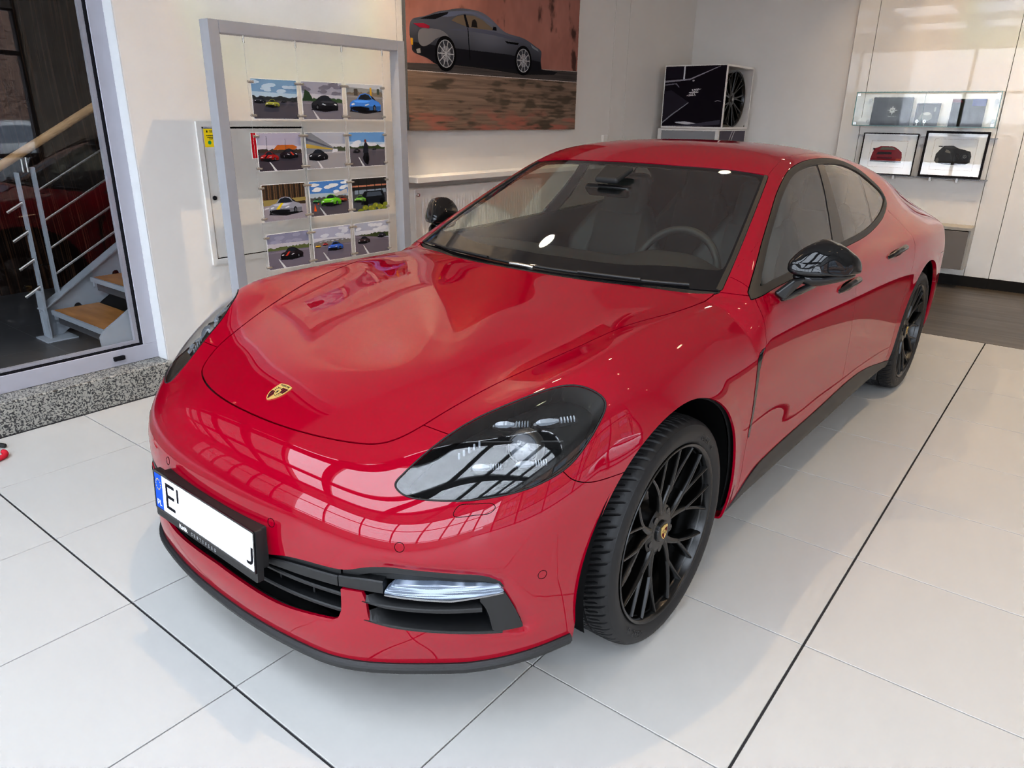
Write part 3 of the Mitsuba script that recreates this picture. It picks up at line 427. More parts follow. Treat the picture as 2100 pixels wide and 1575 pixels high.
put(k + '__shelf', bx(-.525, .158, 7.43, 8.12, 1.06, 1.08), 'white_lacquer'); put(k + '__opening_shade', bx(-.50, .12, 7.4085, 7.4095, 1.16, 1.405), ink(132, 132, 134)); put(k + '__picture_panel', bx(.1605, .162, 7.44, 8.12, .76, 1.41), ink(86, 82, 92)); put(k + '__picture_streak', cat(*[mv(bx(-.006, .006, -.10, .10, 0, .0006), frame_axes((.1622, y, 1.33), (0, .8, -.6), (0, .6, .8))) for y in (7.70, 7.76)]), ink(190, 188, 192))  # opening drawn as a flat grey sheet, its shade in the colour
k = 'display_cube_002'; lab(k, 'lowest white display cube on the floor, under the two others', 'display cube'); cube_shell(k, -.545, .160, 7.41, 8.14, 0, .718, .020)

# ---- far wall: glass case with its contents, framed pictures on rails, cabinet
scene['case_glass'] = {'type': 'thindielectric', 'int_ior': 1.5, 'specular_transmittance': rgb(.93, .975, .955)}
pri('glass_edge', (.02, .13, .115), 0.1, specular=0.8)
k = 'glass_case'; lab(k, 'long wall-mounted glass display case on the glossy far wall', 'display case'); gx0, gx1, gz0, gz1, gy0, gy1 = 1.312, 2.535, 1.490, 1.795, 7.985, 8.188
def pane(key, a, b, mat='case_glass'):
    """Thin pane spanning two opposite corners, flat in one direction."""
    a, b = np.array(a, float), np.array(b, float); f = [i for i in range(3) if abs(a[i] - b[i]) < 1e-6][0]; i, j = [q for q in range(3) if q != f]
    V = [];
    for u, v in ((0, 0), (1, 0), (1, 1), (0, 1)): p = a.copy(); p[i] = (a, b)[u][i]; p[j] = (a, b)[v][j]; V.append(p)
    return put(key, (np.array(V), [[0, 1, 2], [0, 2, 3]]), mat)
pane(k + '__front_pane', (gx0, gy0, gz0), ((gx0 + gx1) / 2, gy0, gz1)); pane(k + '__front_pane', ((gx0 + gx1) / 2 + .003, gy0 + .006, gz0), (gx1, gy0 + .006, gz1)); pane(k + '__bottom_pane', (gx0, gy0, gz0), (gx1, gy1, gz0)); pane(k + '__top_pane', (gx0, gy0, gz1), (gx1, gy1, gz1)); pane(k + '__end_pane', (gx0, gy0, gz0), (gx0, gy1, gz1)); pane(k + '__end_pane', (gx1, gy0, gz0), (gx1, gy1, gz1))
put(k + '__edge', cat(bx(gx0, gx1, gy0 - .004, gy0 + .004, gz0 - .005, gz0 + .003), bx(gx0, gx1, gy0 - .004, gy0 + .004, gz1 - .004, gz1 + .004), bx(gx0 - .003, gx0 + .003, gy0 - .004, gy0 + .004, gz0, gz1), bx(gx1 - .003, gx1 + .003, gy0 - .004, gy0 + .004, gz0, gz1), bx(gx1 - .003, gx1 + .003, gy0, gy1, gz0 - .005, gz0), bx(gx1 - .002, gx1 + .002, gy0, gy1, gz1, gz1 + .004), bx((gx0 + gx1) / 2, (gx0 + gx1) / 2 + .002, gy0, gy0 + .004, gz0, gz1)), 'glass_edge')
for x in (gx0 + .022, gx1 - .022):
    for z in (gz0 + .02, gz1 - .02): put(k + '__fitting', cat(bx(x - .012, x - .002, gy0 - .008, gy0 + .012, z - .014, z + .010), bx(x + .003, x + .012, gy0 - .008, gy0 + .012, z - .014, z + .010)), 'chrome')
for x, z in ((gx0 + .09, gz1 - .065), (gx0 + .09, gz0 + .06), (gx1 - .045, gz1 - .075), (gx1 - .045, gz0 + .055)): put(k + '__standoff', cyl((x, gy1, z), (x, gy1 - .020, z), .017, 20), 'steel', 40)
k = 'binder'; lab(k, 'wide black presentation folder with a silver winged badge in the glass case', 'folder'); put(k + '__cover', mv(bx(0, .355, 0, .262, -.035, 0, .002), frame_axes((1.450, 8.075, gz0 + .0015), (1, .02, 0), (0, .08, 1))), ink(28, 27, 27)); X = frame_axes((1.450, 8.075, gz0 + .0015), (1, .02, 0), (0, .08, 1))
put(k + '__panel', bx(.135, .250, .004, .258, 0, .0006), ink(44, 43, 40), xf=X); star8 = Polygon([((.048 if j % 4 == 0 else .036 if j % 2 == 0 else .017) * math.cos(j * math.pi / 8), (.048 if j % 4 == 0 else .036 if j % 2 == 0 else .017) * math.sin(j * math.pi / 8)) for j in range(16)]); put(k + '__badge', mv(ext(affinity.translate(star8.union(Point(0, 0).buffer(.023)), .186, .142), .0006), RT(t=(0, 0, .0006))), ink(206, 206, 204), xf=X)
put(k + '__badge_letters', lettering('MV', .018, .0004, RT(t=(.172, .134, .0012))), ink(40, 40, 40), xf=X); put(k + '__caption', lettering('Motorcycle Art', .0085, .0004, RT(t=(.150, .082, .0006))), ink(180, 180, 178), xf=X); put(k + '__spine_line', bx(.300, .304, 0, .262, 0, .0006), ink(16, 16, 16), xf=X)
k = 'small_framed_photo'; lab(k, 'small black-framed photograph standing in the middle of the glass case', 'picture'); X = frame_axes((1.842, 8.10, gz0 + .004), (1, .0, 0), (.0, .12, 1))
put(k + '__frame', ext(sbox(0, 0, .205, .205).difference(sbox(.010, .010, .195, .195)), .010), 'ink_black', xf=X); put(k + '__picture', bx(.008, .197, .008, .197, .001, .004), ink(52, 54, 50), xf=X); put(k + '__picture_motif', mv(ext(unary_union([affinity.scale(Point(.10, .085).buffer(.045), 1.1, .9), Polygon([(.03, .06), (.055, .12), (.075, .12), (.05, .055)]), sbox(.155, .13, .17, .17)]), .0004), RT(t=(0, 0, .004))), ink(126, 128, 116), xf=X); put(k + '__picture_gleam', mv(ext(affinity.scale(Point(.10, .11).buffer(.02), 1.6, .7), .0004), RT(t=(0, 0, .0046))), ink(178, 178, 168), xf=X)
k = 'gift_box'; lab(k, 'dark flat box with red and blue corners at the right end of the case', 'box'); X = frame_axes((2.143, 8.06, gz0 + .0015), (1, .02, 0), (0, .09, 1)); put(k + '__body', mv(bx(0, .276, 0, .245, -.03, 0, .002), np.eye(4)), ink(28, 29, 26), xf=X); put(k + '__red_field', mv(ext(Polygon([(.0, .215), (.09, .215), (.06, .244), (.0, .244)]), .0006), np.eye(4)), ink(92, 30, 40), xf=X); put(k + '__blue_field', bx(.165, .274, .185, .244, 0, .0006), ink(36, 44, 118), xf=X)
put(k + '__dim_print', cat(*[mv(bx(0, .004, 0, .10, 0, .0005), RT(t=(x, .03, 0))) for x in (.05, .09, .15, .2, .24)]), ink(44, 46, 40), xf=X); labels[k + '__dim_print'] = {'kind': 'stuff'}
k = 'white_cap'; lab(k, 'white rounded cap with a grey emblem at the left end of the glass case', 'cap'); put(k + '__crown', mv(ext(Polygon(spline([(0, 0), (.004, .05), (.03, .070), (.10, .072), (.155, .066), (.178, .045), (.185, 0)], 40)), .05), frame_axes((1.322, 8.175, gz0 + .0015), (1, 0, 0), (0, 0, 1))), 'white_lacquer', 30); put(k + '__emblem', mv(lathe([(.013, 0), (.016, 0), (.016, .001), (.013, .001), (.013, 0)], 24), ON_FAR(1.42, gz0 + .035, 8.124)), 'silver_print')
for i, x in enumerate((1.882, 1.946)):
    k = fresh('cufflink_stand'); lab(k, ('left' if i == 0 else 'right') + ' one of two tiny silver badges on stems before the small framed photograph', 'badge', 'small silver badges in the glass case'); put(k + '__stem', lathe_at := mv(lathe([(.010, 0), (.006, .003), (.003, .03), (.0, .03)], 16), RT(t=(x, 8.03, gz0 + .001))), 'steel', 40); put(k + '__badge', cyl((x, 8.026, gz0 + .045), (x, 8.034, gz0 + .045), .014, 20), 'chrome', 40); put(k + '__badge_mark', cyl((x + .003, 8.0255, gz0 + .046), (x + .003, 8.026, gz0 + .046), .007, 14), 'ink_black')
for i, z in enumerate((1.392, 1.018)):
    k = fresh('picture_rail'); lab(k, ('upper' if i == 0 else 'lower') + ' slim dark metal rail across the glossy boards on the far wall', 'rail', 'picture rails on the far wall'); put(k, bx(1.335 if i == 0 else 1.35, 2.56 if i == 0 else 2.555, 8.165, 8.189, z - .005, z + .005, .001), 'alu_dark')
    if i: put(k + '__ledge', bx(1.35, 2.555, 8.11, 8.165, z - .006, z - .002), 'alu_dark')
    if i:
        for x in (1.74, 2.07, 2.30): put(k + '__hook', cat(bx(x, x + .022, 8.105, 8.16, z - .030, z - .007), bx(x + .004, x + .018, 8.098, 8.105, z - .030, z + .008)), 'steel')
def framed(key, x0, w, h, border, text, art):
    k = fresh(key); lab(k, text, 'picture'); X = frame_axes((x0, 8.125, 1.026), (1, 0, 0), (0, .10, 1)); put(k + '__frame', ext(sbox(0, 0, w, h).difference(sbox(border, border, w - border, h - border)), .016), 'ink_black', xf=X)
    put(k + '__mount', bx(border - .002, w - border + .002, border - .002, h - border + .002, .001, .004), 'white_print', xf=X); put(k + '__mount_line', mv(ext(sbox(.085, .070, w - .085, h - .070).difference(sbox(.087, .072, w - .087, h - .072)), .0004), RT(t=(0, 0, .004))), ink(176, 160, 144), xf=X)
    for j, (p, c) in enumerate(art): put(k + '__printed_area', mv(ext(p.buffer(0), .0003), RT(t=(0, 0, .004 + .0002 * j))), ink(*c), xf=X)
    put(k + '__glazing', ([(border, border, .013), (w - border, border, .013), (w - border, h - border, .013), (border, h - border, .013)], [[0, 1, 2], [0, 2, 3]]), 'clear_glass', xf=X)
red_car = [(P2([(.10, .14), (.11, .20), (.125, .245), (.18, .27), (.30, .27), (.345, .245), (.38, .215), (.39, .17), (.385, .13), (.11, .12)]), (122, 34, 42)), (P2([(.17, .235), (.19, .262), (.29, .262), (.325, .24)]), (92, 100, 88)), (P2([(.15, .19), (.29, .195), (.29, .215), (.16, .215)]), (40, 30, 34)), (P2([(.16, .15), (.30, .15), (.30, .17), (.16, .17)]), (78, 22, 30)), (P2([(.10, .12), (.39, .118), (.39, .13), (.10, .134)]), (30, 28, 30)), (P2([(.335, .135), (.385, .135), (.385, .155), (.34, .155)]), (170, 76, 50)), (P2([(.11, .235), (.13, .235), (.13, .248), (.11, .25)]), (40, 36, 36))]
framed('framed_picture', 1.400, .505, .395, .008, 'thin-framed drawing of a red sports car, left of two on the far wall', red_car)
blk = [(P2([(.115, .15), (.118, .215), (.15, .262), (.175, .292), (.25, .296), (.30, .272), (.345, .262), (.405, .245), (.42, .20), (.415, .16), (.42, .15), (.38, .125), (.24, .118), (.15, .13)]), (40, 38, 36)), (P2([(.17, .27), (.185, .286), (.25, .289), (.285, .27)]), (62, 60, 56)), (P2([(.19, .235), (.24, .225), (.235, .245), (.20, .26)]), (110, 106, 98)), (P2([(.28, .16), (.40, .17), (.395, .225), (.29, .225)]), (24, 23, 22)), (affinity.scale(Point(.14, .155).buffer(.022), .6, 1.2), (90, 86, 80)), (Point(.365, .20).buffer(.015).difference(Point(.365, .20).buffer(.0125)), (150, 148, 144)), (unary_union([LineString([(.365, .20), (.365 + .013 * math.sin(a), .20 + .013 * math.cos(a))]).buffer(.001) for a in (0, 2.094, 4.189)]), (150, 148, 144)), (unary_union([sbox(.295 + i * .011, .17, .297 + i * .011, .222) for i in range(6)]), (70, 68, 64)), (P2([(.13, .283), (.16, .28), (.17, .29), (.13, .292)]), (26, 25, 25))]
framed('framed_picture', 1.965, .535, .425, .019, 'wide-framed drawing of a black sports car, right of two on the far wall', blk)
k = 'wall_cabinet'; lab(k, 'grey wall-mounted cabinet low on the far wall behind the car', 'cabinet'); pri('cabinet_grey', srgb(104, 98, 92), 0.5, specular=0.3); pri('cabinet_rim', srgb(150, 146, 138), 0.5, specular=0.3)
put(k + '__carcass', cat(bx(1.45, 2.545, 7.945, 8.188, .195, .215), bx(1.45, 2.545, 7.93, 8.188, .565, .592, .001), bx(2.527, 2.545, 7.945, 8.188, .215, .565), bx(1.45, 1.468, 7.945, 8.188, .215, .565), bx(1.468, 2.527, 8.15, 8.188, .215, .565)), 'cabinet_rim'); put(k + '__front', bx(1.455, 2.528, 7.932, 7.948, .196, .556, .001), 'cabinet_grey')

# ---- at the left edge of the picture
k = 'red_strap'; lab(k, 'end of a red strap lying on the white tiles at the far left', 'strap'); a = np.linspace(-.3, 2.6, 24); put(k, sweep(np.stack([-.345 + .055 * np.sin(a), .70 + .055 * np.cos(a), .014 + .0 * a], 1), .012, 10), ink(196, 44, 58), True)
k = 'black_cable_end'; lab(k, 'black rounded cable end lying on the white tiles above the red strap', 'cable end'); put(k, cat(cyl((-.55, .735, .012), (-.452, .775, .012), .010, 14), hull((-.452, .775, .012, .0115), (-.435, .782, .012, .0105))), 'rubber', 40)
# ------------------------------------------------------------------ the car: body surface as an implicit function in the car frame (x to the rear, y to its right, z up)
def smax(a,b,r):
    h=np.maximum(r-np.abs(a-b),0)/r
    return np.maximum(a,b)+h*h*h*r/6
def smin(a,b,r): return -smax(-a,-b,r)

# ---- top of hood: rows x, columns y
HX=[-1.0,-.9,-.8,-.7,-.6,-.5,-.4,-.25,-.1,.06,.25,.4,.6,1.0]
HY=[0,.2,.4,.5,.6,.7,.8,.9,1.0]
HZ=[[.66,.65,.62,.58,.55,.52,.50,.48,.46],
[.705,.70,.672,.640,.605,.57,.55,.53,.51],
[.738,.732,.706,.682,.655,.625,.60,.58,.56],
[.770,.764,.744,.730,.718,.700,.67,.64,.61],
[.802,.797,.785,.780,.782,.778,.755,.72,.68],
[.829,.826,.818,.815,.822,.830,.818,.78,.735],
[.852,.850,.845,.843,.851,.868,.868,.838,.79],
[.880,.880,.875,.872,.880,.903,.912,.885,.84],
[.904,.904,.900,.898,.903,.922,.934,.912,.87],
[.927,.927,.923,.921,.924,.936,.944,.925,.89],
[.952,.951,.946,.943,.940,.943,.947,.932,.90],
[.975,.973,.966,.960,.953,.948,.948,.934,.905],
[.99,.99,.98,.970,.962,.955,.948,.934,.905],
[.99,.99,.98,.970,.962,.955,.948,.934,.905]]
hy=np.r_[-np.array(HY[:0:-1]),HY]; hz=np.array(HZ); hz=np.hstack([hz[:,:0:-1],hz])
Th=RectBivariateSpline(HX,hy,hz,kx=3,ky=3)
zr=CubicSpline([.5,.9,1.1,1.2,1.3,1.45,1.6,1.75,1.9,2.1,2.4,2.7,3.0,3.3,3.6,3.85,4.0,4.1,4.3],
 [1.05,1.238,1.316,1.352,1.382,1.414,1.427,1.4285,1.426,1.416,1.386,1.341,1.276,1.196,1.110,1.035,.985,.945,.85])
# ---- side half width: rows x, columns z
SZ=[.0,.15,.3,.45,.6,.72,.82,.88,.93,.97,1.03,1.15,1.25,1.35,1.5]
SX=[-1.1,-.6,-.35,0,.4,.8,1.2,1.6,2.0,2.5,2.95,3.4,3.8,4.0,4.3]
fender_row=[.83,.895,.925,.938,.942,.938,.926,.914,.896,.876,.846,.786,.726,.666,.58]
door_row=[.80,.885,.925,.928,.935,.938,.928,.908,.872,.838,.800,.728,.668,.608,.52]
SV=np.array([[.80,.86,.89,.90,.90,.895,.88,.87,.85,.83,.80,.74,.68,.62,.53],
[.81,.875,.905,.92,.922,.916,.904,.892,.875,.855,.825,.765,.705,.645,.555],
fender_row,[.84,.90,.932,.945,.948,.945,.934,.921,.903,.883,.853,.793,.733,.673,.58],
[.82,.89,.928,.936,.94,.938,.926,.908,.884,.860,.828,.763,.703,.643,.55],
door_row,door_row,door_row,
[.80,.885,.925,.932,.938,.940,.932,.912,.878,.842,.803,.73,.67,.61,.52],
[.81,.89,.935,.948,.952,.953,.946,.928,.896,.852,.800,.715,.65,.59,.50],
[.82,.90,.95,.965,.968,.966,.958,.945,.92,.875,.80,.70,.63,.57,.48],
[.80,.86,.93,.95,.955,.955,.948,.93,.90,.84,.75,.63,.55,.49,.40],
[.75,.82,.88,.905,.915,.915,.905,.885,.85,.77,.67,.55,.47,.41,.33],
[.70,.78,.83,.86,.87,.87,.86,.84,.80,.70,.60,.48,.40,.34,.27],
[.62,.70,.75,.78,.79,.79,.78,.76,.72,.62,.52,.40,.32,.26,.20]])
SV[:, 11:14]+=np.array([.005,.012,.018]); SV[:,14]+=.02
Ss=RectBivariateSpline(SX,SZ,SV,kx=3,ky=3)
# ---- front fascia x(y,z): rows z, columns y
FY=np.array([0,.2,.35,.45,.55,.65,.75,.82,.88,.93,.98,1.05])
FZ=[.0,.15,.22,.28,.35,.5,.62,.70,.78,.9]
base=np.array([-.945,-.937,-.915,-.890,-.855,-.80,-.71,-.62,-.51,-.37,-.17,.15])
FV=np.array([base+.03,[-.935,-.925,-.905,-.882,-.832,-.750,-.655,-.57,-.465,-.34,-.16,.15],
[-.95,-.942,-.922,-.898,-.845,-.765,-.672,-.587,-.485,-.357,-.168,.15],
[-.955,-.947,-.927,-.902,-.855,-.783,-.69,-.604,-.497,-.363,-.17,.15],
[-.945,-.938,-.918,-.893,-.856,-.795,-.704,-.615,-.506,-.368,-.17,.15],
base,base+.022+np.linspace(0,.01,12),base+.06+np.linspace(0,.02,12),base+.12+np.linspace(0,.03,12),base+.22+np.linspace(0,.05,12)])
fy=np.r_[-FY[:0:-1],FY]; fv=np.hstack([FV[:,:0:-1],FV])
Fs=RectBivariateSpline(FZ,fy,fv,kx=3,ky=3)
RX=CubicSpline([0,.3,.6,.75,.85,.92,1.0],[4.055,4.035,3.96,3.88,3.78,3.66,3.4])
RZ=CubicSpline([0,.2,.4,.6,.8,.92,1.0,1.2],[-.16,-.08,-.01,.0,-.02,-.03,-.05,-.1])
HUBF,HUBR,HZc=-.02,2.955,.357
def top(x,y):
    xs=np.clip(x,-1.05,1.0)
    th=Th.ev(xs,np.clip(y,-1,1))
    u=x-.40-.33*y*y
    tw=.965+.505*u-.045*u*u
    t=smax(th,tw,.012)
    tr=zr(np.clip(x,.5,4.3))-.09*y*y-.17*y**4
    return smin(t,tr,.05)
def body_f(p):
    x,y,z=p[...,0],p[...,1],p[...,2]; ay=np.sqrt(y*y+1e-10)
    t=top(x,y)
    dtop=(z-t)*.93
    s=Ss.ev(np.clip(x,-1.1,4.3),np.clip(z,0,1.5))
    for cx,amp in ((HUBF,.010),(HUBR,.006)):
        rho=np.hypot(x-cx,z-HZc); q=np.clip((.50-rho)/.09,0,1); s=s+amp*q*q*(3-2*q)
    dside=(ay-s)*.92
    xf=Fs.ev(np.clip(z,0,.9),np.clip(y,-1.05,1.05))
    g=1/np.sqrt(1+1.6*np.clip((ay-.4)/.5,0,1)**2*1.5)
    dfr=(xf-x)*g
    xr=RX(np.clip(ay,0,1))+RZ(np.clip(z,0,1.2))
    dre=(x-xr)*.8
    dbot=.195+.03*np.clip((x-.2)/.4,0,1)-z
    # side/top rounding varies: fender crest big radius, greenhouse small
    k=np.clip((x-.30)/.55,0,1); k=k*k*(3-2*k)
    rt=.16*(1-k)+.055*k
    d=smax(dtop,dside,rt)
    d=smax(d,dfr,.13)
    d=smax(d,dre,.15)
    d=smax(d,dbot,.03)
    return d
def grad(p,h=2e-4):
    g=np.empty_like(p)
    for k in range(3):
        e=np.zeros(3); e[k]=h
        g[:,k]=(body_f(p+e)-body_f(p-e))/(2*h)
    return g
def project(p,it=4):
    p=p.copy()
    for _ in range(it):
        f=body_f(p); g=grad(p); n2=(g*g).sum(1)
        p-=np.clip(f/np.maximum(n2,.05),-.05,.05)[:,None]*g
    return p
def nets(h=.016,lo=(-1.05,-1.02,.09),hi=(4.2,1.02,1.46)):
    lo=np.array(lo);n=np.ceil((np.array(hi)-lo)/h).astype(int)+1
    # coarse band
    c=4; nc=(n//c)+2
    gc=np.stack(np.meshgrid(*[lo[k]+h*c*np.arange(nc[k]) for k in range(3)],indexing='ij'),-1)
    fc=np.abs(body_f(gc.reshape(-1,3))).reshape(nc)<h*c*3.2
    near=fc.copy()
    idx=np.argwhere(near)
    # fine corner mask
    val=np.full(nc*c,np.nan)
    off=np.stack(np.meshgrid(*[np.arange(c)]*3,indexing='ij'),-1).reshape(-1,3)
    fi=(idx[:,None]*c+off[None]).reshape(-1,3)
    val[fi[:,0],fi[:,1],fi[:,2]]=body_f(lo+h*fi)
    s=val
    N=np.array(s.shape)-1
    cub=np.stack([s[i:N[0]+i,j:N[1]+j,k:N[2]+k] for i in (0,1) for j in (0,1) for k in (0,1)],-1)
    ok=~np.isnan(cub).any(-1); sg=cub<0
    act=ok&sg.any(-1)&(~sg.all(-1))
    ci=np.argwhere(act); cv=cub[act]
    corner=np.array([(i,j,k) for i in (0,1) for j in (0,1) for k in (0,1)],float)
    acc=np.zeros((len(ci),3)); cnt=np.zeros(len(ci))
    for a in range(8):
        for b in range(a+1,8):
            if np.abs(corner[a]-corner[b]).sum()==1:
                m=(cv[:,a]<0)!=(cv[:,b]<0)
                t=cv[:,a]/(cv[:,a]-cv[:,b]+1e-30)
                acc[m]+=(corner[a]+t[m,None]*(corner[b]-corner[a])); cnt[m]+=1
    V=lo+h*(ci+acc/cnt[:,None])
    ids=np.full(N,-1); ids[ci[:,0],ci[:,1],ci[:,2]]=np.arange(len(ci))
    Q=[]
    for ax in range(3):
        sl0=[slice(0,-1)]*3; 
        a=s; b=np.roll(s,-1,ax)
        m=((a<0)!=(b<0))&~np.isnan(a)&~np.isnan(b)
        sl=[slice(1,-1)]*3
        e=np.argwhere(m[1:-1,1:-1,1:-1])+1
        o1,o2=[k for k in range(3) if k!=ax]
        u=np.zeros(3,int);u[o1]=1; v=np.zeros(3,int); v[o2]=1
        q=np.stack([ids[tuple((e-u-v).T)],ids[tuple((e-v).T)],ids[tuple(e.T)],ids[tuple((e-u).T)]],1)
        inside=a[tuple(e.T)]<0
        flip=inside if ax!=1 else ~inside
        q[~flip]=q[~flip][:,::-1]
        Q.append(q[(q>=0).all(1)])
    Q=np.vstack(Q)
    return V,np.vstack([Q[:,[0,1,2]],Q[:,[0,2,3]]])
# ---- cutting the surface into panels
CAR_A, CAR_T = 1.5468583767743478, (1.6961043, 1.6149957, 0.0)
ct, st = math.cos(CAR_A), math.sin(CAR_A)
CAR = np.eye(4); CAR[:2, :2] = [[ct, -st], [st, ct]]; CAR[:3, 3] = CAR_T
def sdf(P, ring):
    """Signed distance (negative inside) of 2-D points to a closed ring."""
    ring = np.asarray(ring, float); lo, hi = ring.min(0), ring.max(0)
    d = np.linalg.norm(np.maximum(np.maximum(lo - P, P - hi), 0), axis=1)
    k = np.where(d < 0.02)[0]
    if len(k):
        poly = Polygon(ring).buffer(0); shapely.prepare(poly); pts = shapely.points(P[k])
        dd = shapely.distance(poly.boundary, pts); dd[shapely.contains(poly, pts)] *= -1; d[k] = dd
    d[d >= 0.02] += 1e-3
    return d
def compact(V, F):
    used = np.zeros(len(V), bool); used[F.reshape(-1)] = True; new = np.cumsum(used) - 1
    return V[used], new[F]
def edges_of(F, n):
    """Edges of the triangles as (sorted pairs of the unique ones, their index per triangle corner, first place, count)."""
    e = F[:, [0, 1, 1, 2, 2, 0]].reshape(-1, 2); lo, hi = e.min(1).astype(np.int64), e.max(1).astype(np.int64)
    u, first, inv, cnt = np.unique(lo * n + hi, return_index=True, return_inverse=True, return_counts=True)
    return e, u, first, inv.reshape(-1), cnt
def mesh_cut(V, F, d):
    """Split the triangles along d = 0: (negative part, positive part), each (V, F)."""
    d = np.where(np.abs(d) < 2e-4, np.where(d < 0, -2e-4, 2e-4), d)
    s = d[F] < 0; c = s.sum(1)
    neg, pos = [F[c == 3]], [F[c == 0]]
    NV = []; cache = {}
    def mid(a, b):
        k = (a, b) if a < b else (b, a)
        if k not in cache:
            t = d[a] / (d[a] - d[b]); cache[k] = len(V) + len(NV); NV.append(V[a] + t * (V[b] - V[a]))
        return cache[k]
    nn, pp = [], []
    for f, m in zip(F[(c == 1) | (c == 2)], s[(c == 1) | (c == 2)]):
        one = m.sum() == 1; k = int(np.argmax(m) if one else np.argmin(m))
        a, b, e = f[k], f[(k + 1) % 3], f[(k + 2) % 3]; ab, ae = mid(a, b), mid(a, e)
        (nn if one else pp).append([a, ab, ae]); (pp if one else nn).extend([[ab, b, e], [ab, e, ae]])
    V2 = np.vstack([V, np.array(NV)]) if NV else V
    def pack(parts): return compact(V2, np.vstack([np.array(x, int).reshape(-1, 3) for x in parts]))
    return pack(neg + [nn]), pack(pos + [pp])
def refine(V, F, fn, hmin):
    """Split the edges longer than hmin where |fn| is less than the edge."""
    d = np.abs(fn(V))
    for _ in range(4):
        e, u, first, inv, cnt = edges_of(F, len(V)); ue = e[first]
        L = np.linalg.norm(V[ue[:, 0]] - V[ue[:, 1]], axis=1); mk = (np.minimum(d[ue[:, 0]], d[ue[:, 1]]) < 0.8 * L) & (L > hmin)
        if not mk.any(): break
        ids = np.full(len(u), -1); ids[mk] = len(V) + np.arange(mk.sum()); N = (V[ue[mk, 0]] + V[ue[mk, 1]]) / 2; g = grad(N); f = body_f(N)
        N = N - (f / np.maximum((g * g).sum(1), 0.05))[:, None] * g
        V = np.vstack([V, N]); d = np.r_[d, np.abs(fn(N))]; q = ids[inv].reshape(-1, 3); n = (q >= 0).sum(1); out = [F[n == 0]]
        for k in range(3):
            w = (n == 1) & (q[:, k] >= 0); a, b, c, x = F[w][:, k], F[w][:, (k + 1) % 3], F[w][:, (k + 2) % 3], q[w][:, k]
            out += [np.stack([a, x, c], 1), np.stack([x, b, c], 1)]
            w = (n == 2) & (q[:, k] < 0); a, b, c = F[w][:, k], F[w][:, (k + 1) % 3], F[w][:, (k + 2) % 3]; x, y = q[w][:, (k + 1) % 3], q[w][:, (k + 2) % 3]
            out += [np.stack([x, c, y], 1), np.stack([a, b, x], 1), np.stack([a, x, y], 1)]
        w = n == 3; a, b, c = F[w].T; x, y, z = q[w].T
        out += [np.stack([a, x, z], 1), np.stack([x, b, y], 1), np.stack([z, y, c], 1), np.stack([x, y, z], 1)]
        F = np.vstack(out)
    return V, F
def unit_grad(V):
    g = grad(V); return g / np.maximum(np.linalg.norm(g, axis=1, keepdims=True), 1e-9)
def rim(V, F, N, depth):
    """Walls that fold the open edge of a panel inwards."""
    e, u, first, inv, cnt = edges_of(F, len(V)); b = e[first[cnt == 1]]
    P, Q = V[b[:, 0]], V[b[:, 1]]; p, q = P - N[b[:, 0]] * depth, Q - N[b[:, 1]] * depth
    W = np.stack([Q, P, p, q], 1).reshape(-1, 3); k = np.arange(len(b)) * 4
    n = np.cross(P - Q, p - P); n /= np.maximum(np.linalg.norm(n, axis=1, keepdims=True), 1e-12)
    return W, np.vstack([np.stack([k, k + 1, k + 2], 1), np.stack([k, k + 2, k + 3], 1)]), np.repeat(n, 4, 0)
def panel(key, VF, mat, depth=0.012, offset=0.0, own_normals=False):
    V, F = VF
    if len(F) == 0: return None
    N = unit_grad(V)
    if offset: V = V + N * offset
    S = N
    if own_normals:
        S = trimesh.Trimesh(V, F, process=False).vertex_normals
        S = np.array(S)
    if depth:
        W, G, n = rim(V, F, N, depth); F = np.vstack([F, G + len(V)]); V = np.vstack([V, W]); S = np.vstack([S, n])
    return put(key, (V, F), mat, normals=S, xf=CAR)
def mirror2(half):
    h = np.array(half, float); return np.vstack([h, (h * [-1, 1])[::-1]]) if False else np.vstack([h, (h[::-1] * [1, -1])])

# ---- outlines (metres, car frame), right half where symmetric
hood_half = np.vstack([spline([(.372, 0), (.38, .17), (.415, .38), (.47, .52), (.53, .67), (.577, .742)], 30),
                       spline([(.560, .730), (.40, .727), (.251, .712), (.061, .67), (-.107, .64), (-.273, .596), (-.429, .549), (-.548, .515), (-.60, .499), (-.655, .472),
                               (-.692, .441), (-.716, .405), (-.742, .345), (-.769, .258), (-.786, .17), (-.795, .08), (-.797, 0)], 110)])
hood_ring = mirror2(hood_half)
cowl_ring = mirror2(np.vstack([spline([(.40, 0), (.41, .17), (.445, .38), (.50, .52), (.55, .66), (.592, .744)], 30), [(.580, .742), (.52, .70), (.3, .5), (.3, 0)]]))
ws_half = np.vstack([spline([(.40, 0), (.41, .17), (.445, .38), (.50, .52), (.55, .66), (.588, .742)], 30), spline([(.594, .745), (.75, .717), (1.0, .664), (1.15, .630), (1.255, .604)], 20),
                     spline([(1.268, .596), (1.255, .50), (1.23, .35), (1.21, .2), (1.203, 0)], 20)])
ws_ring = mirror2(ws_half)
rear_ring = mirror2(np.vstack([spline([(2.62, 0), (2.64, .2), (2.70, .4), (2.78, .5)], 16), spline([(2.80, .505), (3.1, .49), (3.45, .45)], 12), spline([(3.52, .42), (3.57, .2), (3.58, 0)], 10)]))
